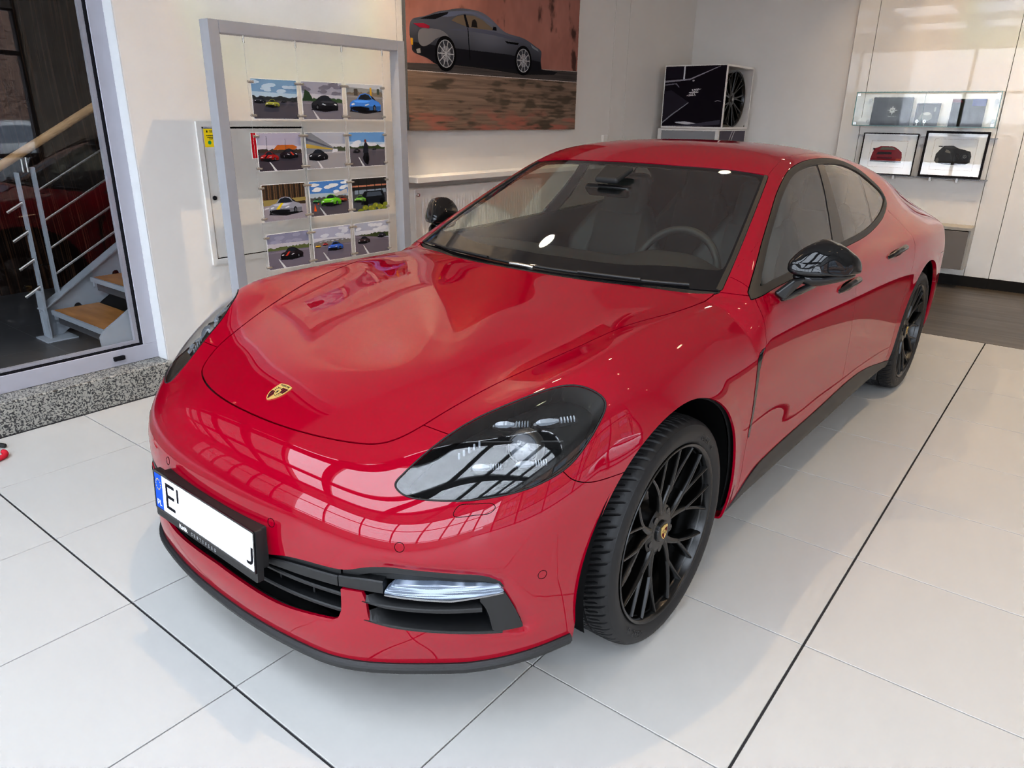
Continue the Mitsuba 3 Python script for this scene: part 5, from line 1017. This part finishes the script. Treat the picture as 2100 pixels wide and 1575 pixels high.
def crest(key, w, xf, detail=True):
    """Shield badge with two striped and two plain quarters, a small shield in the middle and a lettered top."""
    h = w * 1.32; sh = shield(w, h); base = put(key, ext(sh, .0022), 'gold', xf=xf)
    inner = sh.buffer(-w * .055); L = lambda p, z, t, m, nm: put(key + '__' + nm, mv(ext(p, t), RT(t=(0, 0, z))), m, xf=xf) if not p.is_empty else None
    q1 = inner.intersection(sbox(0, 0, w, h * .28)); q4 = inner.intersection(sbox(-w, -h, 0, 0))
    st = []; rd = []
    for k in range(4):
        s_ = sbox(-w * .5 + k * w * .25 / 1.0, -h, -w * .5 + k * w * .25 + w * .125, h)
        (st if k % 2 == 0 else rd).append(s_)
    bl = unary_union([sbox(-w * .5 + k * w / 6, -h, -w * .5 + k * w / 6 + w / 12, h) for k in range(7)])
    stripes_b = unary_union([q1, q4]).intersection(bl); stripes_r = unary_union([q1, q4]).difference(bl)
    L(stripes_b, .0022, .0004, 'ink_black', 'black_stripes'); L(stripes_r, .0022, .0003, 'crest_red', 'red_stripes')
    ant = []
    for (qx, qy, sx) in ((-.22, .14, 1), (.22, -.12, -1)):
        for k in range(3):
            a = LineString([(w * (qx - .13), h * (qy + .085 - k * .075)), (w * qx, h * (qy + .06 - k * .075)), (w * (qx + .13), h * (qy + .085 - k * .075))]); ant.append(a.buffer(w * .016))
    L(unary_union(ant).intersection(inner), .0022, .0004, 'ink_black', 'antlers')
    ms = affinity.translate(shield(w * .30, h * .30), 0, -h * .0); L(ms, .0022, .0007, 'gold', 'middle_shield')
    horse = Polygon([(-.05, -.12), (-.02, -.02), (-.07, .03), (-.02, .10), (.03, .12), (.06, .08), (.03, .05), (.06, -.02), (.03, -.05), (.05, -.12), (.015, -.06), (-.01, -.12)]); L(affinity.scale(horse, w, w, origin=(0, 0)), .0029, .0003, 'ink_black', 'middle_horse')
    if detail:
        tm = meshkit.text_mesh('PORSCHE', w * .11, .0004, True); tm.apply_translation((-tm.bounds[:, 0].mean(), h * .345, .0022)); put(key + '__lettering', tm, 'ink_black', xf=xf)
tyre = tyre_mesh(); first_wheel = None
def wheel(x, y, s, spin, key):
    X = wheel_frame(x, y, s, 0); XS = wheel_frame(x, y, s, spin); labels[key] = {}
    global first_wheel
    if first_wheel is None:
        first_wheel = key
        put(key + '__tyre', tyre, 'rubber', 32, xf=X)
        put(key + '__tyre__lettering', cat(*[mv(g, RT(np.array([[math.cos(a), -math.sin(a), 0], [math.sin(a), math.cos(a), 0], [0, 0, 1]]), (0, 0, 0))) for g, a in tyre_text()]), 'black_plastic', xf=X)
        put(key + '__rim', barrel, 'rim_black', 35, xf=X)
        put(key + '__hub', hubm, 'rim_black', 35, xf=XS)
        for k in range(5):
            put(key + '__spoke', arm, 'rim_black', 30, xf=XS @ trimesh.transformations.rotation_matrix(math.radians(72 * k), (0, 0, 1)))
        for k in range(5):
            a = 72 * k + 36; put(key + '__lug_nut', cyl((*pol(.062, a), -.060), (*pol(.062, a), -.0375), .0125, 16, .0115), 'gloss_black', 30, xf=XS)
        put(key + '__cap', cap, 'gloss_black', 35, xf=XS)
        put(key + '__brake_disc', disc, 'alu_dark', 35, xf=X)
        put(key + '__brake_caliper', hull((-.17, -.06, -.105, .02), (-.13, .12, -.105, .02), (-.19, .04, -.105, .02), (-.10, .02, -.105, .02)), 'gloss_black', 35, xf=X)
    else:
        for k0 in [k for k in scene if k.startswith(first_wheel + '__')]:
            nm = k0[len(first_wheel):]
            if '__cap__' in k0 or 'crest' in k0: continue
            A = np.linalg.inv(base_frame['spin' if any(t in nm for t in ('hub', 'spoke', 'lug', 'cap')) and 'tyre' not in nm else 'still']); again(k0, key + nm, (XS if any(t in nm for t in ('hub', 'spoke', 'lug', 'cap')) else X) @ A @ np.array(scene[k0]['to_world'].matrix))
    crest(key + '__cap_crest', .036, X @ RT(t=(0, 0, -.0285)), False)
def tyre_text():
    out = []
    for txt, a0, r in (('P ZERO', -125, .307), ('P ZERO', 55, .307)):
        w = 0; gl = []
        for ch in txt:
            if ch == ' ': w += .02; continue
            g = meshkit.text_mesh(ch, .018, .0008, True); gl.append((g, w)); w += g.extents[0] + .005
        for g, o in gl:
            g = g.copy(); g.apply_translation((-g.bounds[0][0] - g.extents[0] / 2, -r - .009, -.0012)); a = math.radians(a0 + 90) + (o - w / 2) / r; out.append((g, a))
    return out
base_frame = {'still': wheel_frame(-.02, -.938, -1, 0), 'spin': wheel_frame(-.02, -.938, -1, math.radians(20))}
wheel(-.02, -.938, -1, math.radians(20), cp('wheel'))
wheel(-.02, .938, 1, math.radians(35), cp('wheel_001'))
wheel(2.955, -.953, -1, math.radians(58), cp('wheel_002'))
wheel(2.955, .953, 1, math.radians(5), cp('wheel_003'))

# ---- mirrors
def soft(m, h, n):
    """The closed mesh with fine triangles, relaxed n times."""
    q = manifold3d.Manifold(manifold3d.Mesh(np.asarray(m.vertices, np.float32), np.asarray(m.faces, np.uint32))).refine_to_length(h).to_mesh()
    t = trimesh.Trimesh(np.array(q.vert_properties[:, :3], float), np.array(q.tri_verts), process=True); e0, c0 = t.extents.copy(), t.bounds.mean(0); trimesh.smoothing.filter_laplacian(t, lamb=.5, iterations=n, volume_constraint=False); t.vertices = (t.vertices - t.bounds.mean(0)) * (e0 / t.extents) ** .9 + c0; return t
def flip(m, s):
    if s < 0: return m
    m = m.copy(); m.vertices = m.vertices * [1, -1, 1]; m.invert(); return m
shell = hull((0.841, -0.901, 1.025, 0.029), (0.862, -0.911, 1.056, 0.031), (0.908, -0.968, 1.095, 0.035), (0.971, -1.031, 1.061, 0.035), (1.013, -1.057, 1.025, 0.027), (0.950, -1.047, 1.015, 0.031), (0.981, -0.927, 1.025, 0.035), (0.992, -0.958, 1.082, 0.038), (0.867, -0.958, 1.023, 0.029))
shell = soft(trimesh.intersections.slice_mesh_plane(shell, (0, 0, 1), (0, 0, 1.0114), cap=True), .008, 55)
low = hull((0.862, -0.911, 1.001, 0.021), (0.971, -1.036, 1.007, 0.021), (1.013, -1.047, 1.009, 0.017), (0.981, -0.932, 1.001, 0.027), (0.898, -0.958, 0.988, 0.025), (0.940, -0.968, 0.982, 0.019))
low = soft(trimesh.intersections.slice_mesh_plane(low, (0, 0, -1), (0, 0, 1.0125), cap=True), .008, 30)
foot = cat(hull((0.774, -0.875, 0.948, 0.010), (0.790, -0.890, 0.933, 0.011), (0.811, -0.911, 0.989, 0.010), (0.841, -0.931, 0.995, 0.010)), hull((0.790, -0.890, 0.928, 0.010), (0.836, -0.905, 0.931, 0.010), (0.939, -0.952, 0.969, 0.010), (0.980, -0.978, 0.982, 0.009), (0.908, -0.962, 0.979, 0.009)))
glass_m = bx(1.01, 1.013, -1.04, -.92, 1.01, 1.08, .001)
for s in (-1, 1):
    key = fresh(cp('door_mirror')); labels[key] = {}
    put(key + '__housing', flip(shell, s), 'gloss_black', True, xf=CAR); put(key + '__lower_cover', flip(low, s), 'gloss_black', True, xf=CAR); put(key + '__foot', flip(foot, s), 'gloss_black', 40, xf=CAR)
    put(key + '__glass', flip(glass_m, s), 'chrome', xf=CAR)

# ---- number plate
PX = frame_axes((-.975, 0, .4785), (0, -1, 0), (.07, 0, 1)); PX = CAR @ PX; k0 = cp('number_plate')
labels[k0] = {}
rr = lambda w, h, r: sbox(-w / 2 + r, -h / 2 + r, w / 2 - r, h / 2 - r).buffer(r, 6)
put(k0 + '__holder', cat(mv(ext(affinity.translate(rr(.534, .148, .006), 0, -.012), .018), RT(t=(0, 0, -.019))), mv(ext(affinity.translate(rr(.50, .12, .006), 0, -.004), .03), RT(t=(0, 0, -.045)))), 'black_plastic', xf=PX)
edge = rr(.528, .122, .006).difference(rr(.518, .112, .005)); put(k0 + '__holder_edge', mv(ext(edge, .005), RT(t=(0, 0, -.002))), 'gloss_black', xf=PX)
put(k0 + '__plate', mv(ext(rr(.520, .114, .008), .002), RT(t=(0, 0, -.001))), 'plate_white', xf=PX)
put(k0 + '__country_band', mv(ext(rr(.520, .114, .008).intersection(sbox(-.26, -.06, -.217, .06)), .0006), RT(t=(0, 0, .001))), 'plate_blue', xf=PX)
star = []
for k in range(12):
    a = k * math.pi / 6; p = Polygon([(.0028 * (1 if j % 2 == 0 else .42) * math.sin(j * math.pi / 5), .0028 * (1 if j % 2 == 0 else .42) * math.cos(j * math.pi / 5)) for j in range(10)]); star.append(affinity.translate(p, -.2385 + .0135 * math.sin(a), .022 + .0165 * math.cos(a)))
put(k0 + '__stars', mv(ext(unary_union(star), .0004), RT(t=(0, 0, .0016))), 'star_yellow', xf=PX)
put(k0 + '__country_letters', lettering('PL', .017, .0004, RT(t=(-.2535, -.046, .0016))), 'white_print', xf=PX)
put(k0 + '__letter', lettering('E', .080, .0006, RT(t=(-.205, -.040, .001)), False), 'ink_black', xf=PX)
put(k0 + '__letter', mv(bx(-.132, -.123, -.002, .040, 0, .0006), RT(t=(0, 0, .001))), 'ink_black', xf=PX)
put(k0 + '__letter', mv(ext(Polygon([(.244, .010), (.253, .010), (.253, -.026), (.249, -.036), (.240, -.041), (.226, -.041), (.222, -.034), (.238, -.033), (.243, -.029)]), .0006), RT(t=(0, 0, .001))), 'ink_black', xf=PX)
put(k0 + '__dealer_name', lettering('Karlik', .0125, .0005, RT(t=(-.135, -.0805, -.001))), 'white_print', xf=PX)
put(k0 + '__dealer_line', cat(*[lettering(ch, .0095, .0005, RT(t=(-.068 + .0155 * i, -.0795, -.001)), False) for i, ch in enumerate('CERTIFIED')]), 'silver_print', xf=PX)

# ---- crest on the bonnet, sensors, handles, vents, washer flaps, wipers
P = on_body([(-.703, 0, .769)])[0]; g = unit_grad(P[None])[0]
crest(cp('hood__crest'), .058, CAR @ frame_axes(P + g * .0006, np.cross((.93, 0, .3), g), (.93, 0, .3)))
for x, y, z in ((-.808, .619, .566), (-.557, .855, .465), (-.925, .267, .547)):
    for s in (-1, 1):
        p = on_body([(x, s * y, z)])[0]; g = unit_grad(p[None])[0]; a = np.cross(g, (0, 0, 1))
        put(cp('front_bumper__parking_sensor'), lathe([(.0112, -.003), (.0112, .0006), (.0124, .0006), (.0124, -.003)], 32), 'void_black', xf=CAR @ frame_axes(p, a, np.cross(g, a)))
for s in (-1, 1):
    w = spline([(-.709, .702, .640), (-.697, .703, .657), (-.687, .711, .663), (-.66, .74, .664), (-.640, .763, .664), (-.637, .769, .657), (-.651, .767, .646), (-.675, .742, .641)], 60, True) * [1, s, 1]
    put(cp('front_bumper__washer_flap'), sweep(on_body(w, .0001), .0009, 5), 'void_black', xf=CAR)
    for (a, b, zz, nm) in ((1.385, 1.655, .866, 'front_door__handle'), (2.185, 2.495, .906, 'rear_door__handle')):
        pts = []
        for f, r, o, dz in ((0, .008, -.002, -.009), (.12, .011, .010, -.006), (.3, .013, .019, -.001), (.55, .0145, .023, .002), (.8, .0145, .021, .004), (.95, .012, .010, .004), (1, .009, -.002, .004)):
            p = on_body([(a + (b - a) * f, s * .92, zz + dz)], o)[0]; pts.append((*p, r))
        put(cp(nm), cat(*[hull(pts[i], pts[i + 1]) for i in range(len(pts) - 1)]), 'gloss_black', 40, xf=CAR)
        q = on_body([(a + (b - a) * f, s * .92, zz - .002 + .022 * math.sin(t)) for f, t in [(.5 + .40 * math.cos(t), t) for t in np.linspace(0, 2 * math.pi, 24, False)]], .0006)
        put(cp(nm + '_recess'), (np.vstack([q, q.mean(0)]), np.array([[i, (i + 1) % 24, 24] for i in range(24)])), 'void_black', xf=CAR)  # recess drawn as a flat black patch, its shade in the colour
    zz = np.linspace(.492, .806, 40); xf_ = np.interp(zz, [.492, .509, .524, .578, .673, .745, .779, .799, .809], [.512, .503, .503, .507, .500, .503, .512, .531, .560]); xr_ = np.interp(zz, [.492, .52, .559, .668, .736, .794, .806], [.520, .522, .524, .523, .526, .552, .572])
    A = on_body(np.stack([xf_, s * .94 + 0 * zz, zz], 1), .0015); B = on_body(np.stack([xr_, s * .94 + 0 * zz, zz], 1), .0015); V = np.vstack([A, B]); n = len(zz); F = np.vstack([[[i, i + 1, n + i + 1], [i, n + i + 1, n + i]] for i in range(n - 1)])
    put(cp('front_fender__vent'), (V, F), 'gloss_black', xf=CAR)
for y0, y1 in ((.62, .02), (-.06, -.64)):
    yy = np.linspace(y0, y1, 16); xx = .40 + .33 * yy ** 2 + .016
    w_ = put(cp('wiper'), cat(sweep(np.stack([xx, yy, top(xx, yy) + .006], 1), .0055, 8), sweep(np.stack([xx[5:12] - .012, yy[5:12], top(xx[5:12], yy[5:12]) + .012], 1), .006, 8)), 'black_plastic', 40, xf=CAR)
put(cp('wiper__joint'), sweep([(.418, -.05, .978), (.414, -.02, .981), (.41, .02, .982), (.41, .06, .981)], .0065, 8), 'steel', 40, xf=CAR)
for s in (-1, 1):   # mud flap ahead of the rear wheel
    put(cp('mud_flap'), bx(2.49, 2.50, s * .80 - .10, s * .80 + .10, .16, .30, .002), 'black_plastic', xf=CAR)
put(cp('air_guide'), trimesh.convex.convex_hull(np.array([(x, y, z) for x, y in ((-.44, -.80), (-.40, -.83)) for z in (.20,)] + [(-.425, -.80, .135), (-.405, -.825, .135), (-.45, -.70, .20)])), 'black_plastic', xf=CAR)

# ---- cabin
lab(cp('steering_wheel'), None)
SW = CAR @ frame_axes((.93, -.385, .925), (0, -1, 0), (.38, 0, .92)); k = cp('steering_wheel'); a = np.linspace(0, 2 * math.pi, 61)
put(k + '__ring', sweep(np.stack([.185 * np.cos(a), .185 * np.sin(a), 0 * a], 1), .0155, 12, False), 'leather_black', True, xf=SW)
put(k + '__spokes', cat(hull((-.17, .0, 0, .012), (-.05, .01, 0, .02)), hull((.17, 0, 0, .012), (.05, .01, 0, .02)), hull((0, -.17, 0, .012), (0, -.04, 0, .02))), 'cabin_black', 40, xf=SW)
put(k + '__hub', hull((0, 0, .01, .035), (-.03, .02, .01, .03), (.03, .02, .01, .03), (0, -.03, .01, .03)), 'cabin_black', True, xf=SW)
dash = np.array([(.46, .90), (.56, .945), (.66, .972), (.80, .985), (.90, .975), (.96, .945), (.985, .90), (.99, .80), (.97, .60), (.46, .60)])
yy = np.linspace(-.74, .74, 50); R = []
for y in yy:
    k = math.exp(-((y + .385) / .17) ** 4) * .045; w = 1 - .10 * (abs(y) / .74) ** 3
    R.append(np.stack([.44 + (dash[:, 0] - .44) * w + .33 * y * y * .35, np.full(len(dash), y), dash[:, 1] + k * np.array([0, 0, .2, .8, 1, .9, .5, 0, 0, 0]) - .02 * (abs(y) / .74) ** 4], 1))
R = np.array(R); m = R.shape[1]; F = []
for i in range(len(yy) - 1):
    for j in range(m):
        kk = (j + 1) % m; F += [[i * m + j, (i + 1) * m + j, (i + 1) * m + kk], [i * m + j, (i + 1) * m + kk, i * m + kk]]
put(cp('dashboard'), (R.reshape(-1, 3), np.array(F)), 'cabin_black', 40, xf=CAR)
put(cp('centre_console'), hull((.98, 0, .80, .10), (1.2, 0, .66, .10), (2.2, 0, .60, .10), (2.2, 0, .40, .10), (1.0, 0, .40, .10)), 'cabin_black', True, xf=CAR)
k = cp('inner_mirror'); put(k, hull((1.0, -.10, 1.235, .017), (1.0, .10, 1.235, .017), (1.01, -.09, 1.215, .016), (1.01, .09, 1.215, .016)), 'gloss_black', True, xf=CAR)
put(k + '__sensor_box', hull((.99, -.045, 1.272, .014), (.99, .045, 1.272, .014), (1.08, -.06, 1.312, .012), (1.08, .06, 1.312, .012)), 'cabin_black', True, xf=CAR)
def seat(x, y, w):
    key = fresh(cp('seat')); labels[key] = {}
    put(key + '__cushion', cat(hull((x - .42, y - w * .72, .52, .06), (x - .42, y + w * .72, .52, .06), (x, y - w * .7, .48, .07), (x, y + w * .7, .48, .07)), hull((x - .40, y - w, .53, .055), (x - .02, y - w, .52, .055)), hull((x - .40, y + w, .53, .055), (x - .02, y + w, .52, .055))), 'leather_black', True, xf=CAR)
    bk = lambda f, o: (x + .02 + f * .17 + o, .52 + f * .58)
    P = lambda f, yy, r, o=0.: (bk(f, o)[0], y + yy, bk(f, o)[1], r)
    put(key + '__backrest', cat(hull(P(0, -w * .66, .05), P(0, w * .66, .05), P(.85, -w * .50, .05), P(.85, w * .50, .05), P(.5, -w * .66, .05), P(.5, w * .66, .05)), hull(P(.05, -w * .97, .05, -.05), P(.60, -w * .98, .045, -.04), P(.9, -w * .55, .04)), hull(P(.05, w * .97, .05, -.05), P(.60, w * .98, .045, -.04), P(.9, w * .55, .04))), 'leather_black', True, xf=CAR)
    put(key + '__headrest', cat(hull(P(.88, -w * .36, .05), P(.88, w * .36, .05), P(1.17, -w * .34, .045), P(1.17, w * .34, .045))), 'leather_black', True, xf=CAR)
seat(1.62, -.385, .25); seat(1.62, .385, .25); seat(2.55, -.38, .23); seat(2.55, .38, .23)
put(cp('parcel_shelf'), hull((2.75, -.5, .86, .03), (2.75, .5, .86, .03), (3.5, -.42, .92, .03), (3.5, .42, .92, .03)), 'cabin_black', xf=CAR)
# ------------------------------------------------------------------ alloy wheel in the display cube
k = 'alloy_wheel'; lab(k, 'black alloy wheel without tyre standing in the upper white display cube', 'wheel rim')
WR = frame_axes((.145, 7.785, 1.449 + .2795), (0, -1, 0), (0, 0, 1)); WR = frame_axes((.145, 7.785, 1.449 + .2795), (0, 1, 0), (0, 0, 1))
sc_ = RT(); put(k + '__barrel', barrel, 'rim_black', 35, xf=WR); put(k + '__hub', hubm, 'rim_black', 35, xf=WR)
arm10 = spoke([pol(.05, 0), pol(.15, 1.5), pol(.266, 3)], .030, .020, .035, -.040, -.014); arm10 = cat(arm10, spoke([pol(.05, 0), pol(.15, -9), pol(.266, -13)], .022, .016, .035, -.040, -.014))
for i in range(9): put(k + '__spoke', arm10, 'rim_black', 30, xf=WR @ trimesh.transformations.rotation_matrix(math.radians(40 * i + 8), (0, 0, 1)))
put(k + '__cap', cap, 'gloss_black', 35, xf=WR); put(k + '__cap_letter', lettering('B', .028, .0006, RT(t=(-.0095, -.013, -.0284))), 'white_print', xf=WR)

# ------------------------------------------------------------------ lamps, all out of view, placed to light the hall and walls
pri('lamp_white', (.75, .75, .74), 0.4)
def downlight(name, label, x, y, z, r, power, emit, group, target=None, cutoff=48):
    k = fresh(name); lab(k, label, 'lamp', group)
    put(k + '__housing', mv(lathe([(r * .96, .001), (r * 1.18, 0), (r * 1.2, .012), (r * 1.02, .02), (r * 1.02, .12), (0, .12)], 32), RT(t=(x, y, z))), 'lamp_white', 35)
    a = np.linspace(0, 2 * math.pi, 28, False); V = np.vstack([np.stack([x + r * .95 * np.cos(a), y + r * .95 * np.sin(a), np.full(28, z + .012)], 1), [(x, y, z + .012)]])
    put(k + '__lens', (V, np.array([[(i + 1) % 28, i, 28] for i in range(28)])), 'lamp_white', emit=[c * emit for c in WARM])
    if power:
        t = target or (x, y, 0); scene[k + '__beam'] = {'type': 'spot', 'to_world': T().look_at(origin=[x, y, z - .01], target=list(t), up=[0.3, 1, 0.1]), 'intensity': rgb(*[c * power for c in WARM]), 'cutoff_angle': cutoff, 'beam_width': cutoff * .45}
    return k
G_L = 'unseen round warm downlights in the ceiling'
for i, (x, y) in enumerate([(1.6, 1.4), (3.3, 4.0), (1.3, 4.6), (5.2, 1.6), (5.4, 4.4), (3.4, 6.6), (6.8, 3.0), (6.6, 6.4)]):  # out of view; positions and strength chosen to warm the hall
    downlight('unseen_ceiling_lamp', 'unseen round warm downlight in the grey ceiling, placed to light the hall', x, y, 3.588, .075, 12., 40., G_L)
for i, (x, y, tg, pw) in enumerate([(.02, 2.75, (-.62, 2.75, 2.1), 26.), (-.22, 3.44, (-.62, 4.4, 1.2), 9.), (2.45, 7.2, (2.6, 8.25, 1.75), 11.), (3.2, 7.3, (3.2, 8.25, 1.4), 8.), (1.5, 7.2, (1.6, 8.25, .9), 4.)]):  # out of view, aimed to make the warm pools on the walls
    downlight('unseen_wall_washer', ('unseen round warm lamp on the ceiling, placed to light the left wall', 'round warm lamp out of view on the ceiling close to the poster', 'unseen round warm lamp placed to light the glass case', 'unseen round warm lamp placed to light the right end of the far wall', 'unseen round warm lamp placed to light the grey wall cabinet')[i], x, y, 3.40, .10, pw, 40., None, tg, 40)

# ------------------------------------------------------------------ outside, seen in the panes and in the paint
labels['ground'] = {'label': 'grey asphalt yard outside', 'kind': 'structure'}; flat('asphalt', (.16, .165, .175)); put('ground', bx(-30, 60, -40, 40, -.6, -.13), 'asphalt')
k = 'brick_building'; lab(k, 'long brick building across the yard with dark windows', 'building')
def brick(p, n, uv):
    r = dr.floor(p.z / .075); c = dr.floor(p.y / .25 + .5 * (r - 2 * dr.floor(r / 2))); fy = p.y / .25 + .5 * (r - 2 * dr.floor(r / 2)) - c; fz = p.z / .075 - r
    m = (fz < .14) | (fy < .05); return dr.select(m, mi.Color3f(.30, .28, .26), mix((.16, .085, .06), (.34, .19, .13), mikit.cell_rand(c, r)))
flat('brick', proc(brick)); put(k + '__wall', bx(26, 30, -14, 34, -.15, 9.5), 'brick')
pri('far_glass', (.10, .12, .15), .1, specular=.7)
for j, z in enumerate((1.2, 4.4, 7.2)):
    for i in range(10):
        y = -12 + i * 4.6; w = put(k + '__window', bx(25.93, 26.02, y, y + 2.4, z, z + 1.6), 'mullion_dark'); put(w + '__pane', cat(bx(25.92, 25.935, y + .08, y + 1.16, z + .08, z + 1.52), bx(25.92, 25.935, y + 1.24, y + 2.32, z + .08, z + 1.52)), 'far_glass')
k = 'yard_fence'; lab(k, 'pale wall with a wire fence in front of the brick building', 'fence'); put(k + '__base', bx(22, 22.15, -14, 34, -.14, 1.2), ink(150, 148, 142)); put(k + '__wires', cat(*[bx(21.95, 21.96, -14 + .25 * i, -13.99 + .25 * i, 1.2, 2.4) for i in range(190)]), 'mullion_dark'); labels[k + '__wires'] = {'kind': 'stuff'}
flat('bark', (.035, .03, .027)); rt = random.Random(11)
for ty, tx in ((3.0, 18.0), (9.5, 19.0)):
    k = fresh('bare_tree'); lab(k, 'bare tree in the yard ' + ('nearer the middle' if ty < 5 else 'farther back') + ' before the brick building', 'tree'); ms = []
    def grow(p, d, L, r, n):
        q = p + d * L; ms.append(cyl(p, q, r, 6, r * .7))
        if n:
            for _ in range(3): e = d + np.array([rt.uniform(-.7, .7), rt.uniform(-.7, .7), rt.uniform(-.1, .5)]); grow(q, e / np.linalg.norm(e), L * rt.uniform(.6, .8), r * .62, n - 1)
    grow(np.array([tx, ty, -.13]), np.array([0., 0, 1]), 2.2, .10, 4); put(k, cat(*ms), 'bark')
# a second body, in white, on the yard
pri('paint_white', (.78, .80, .82), .15, specular=.5, clearcoat=1.0)
YV, YF = nets(.09); YV = project(YV, 3)
for i, (x, y, a, mat, text) in enumerate(((13.5, 4.2, 100, 'paint_white', 'white parked car in the yard nearest the hall'), (14.5, 9.0, 85, 'rim_black', 'dark parked car in the yard beside the white one'))):
    k = fresh('parked_car'); lab(k, text, 'car'); A = trimesh.transformations.rotation_matrix(math.radians(a), (0, 0, 1)); A[:3, 3] = (x, y, -.13)
    win = keep(keep((YV, YF), lambda V: np.minimum(f_arch(V), f_ws(V))), f_glass); glz = mesh_cut(YV, YF, np.minimum(f_ws(YV), f_glass(YV)))[0]
    put(k + '__body', win, mat, True, xf=A); put(k + '__windows', glz, 'far_glass', True, xf=A)
    for wx in (-.02, 2.955):
        for s in (-1, 1): put(k + '__wheel', cyl((wx, s * .93, .35), (wx, s * .70, .35), .35, 24), 'rubber', 40, xf=A)
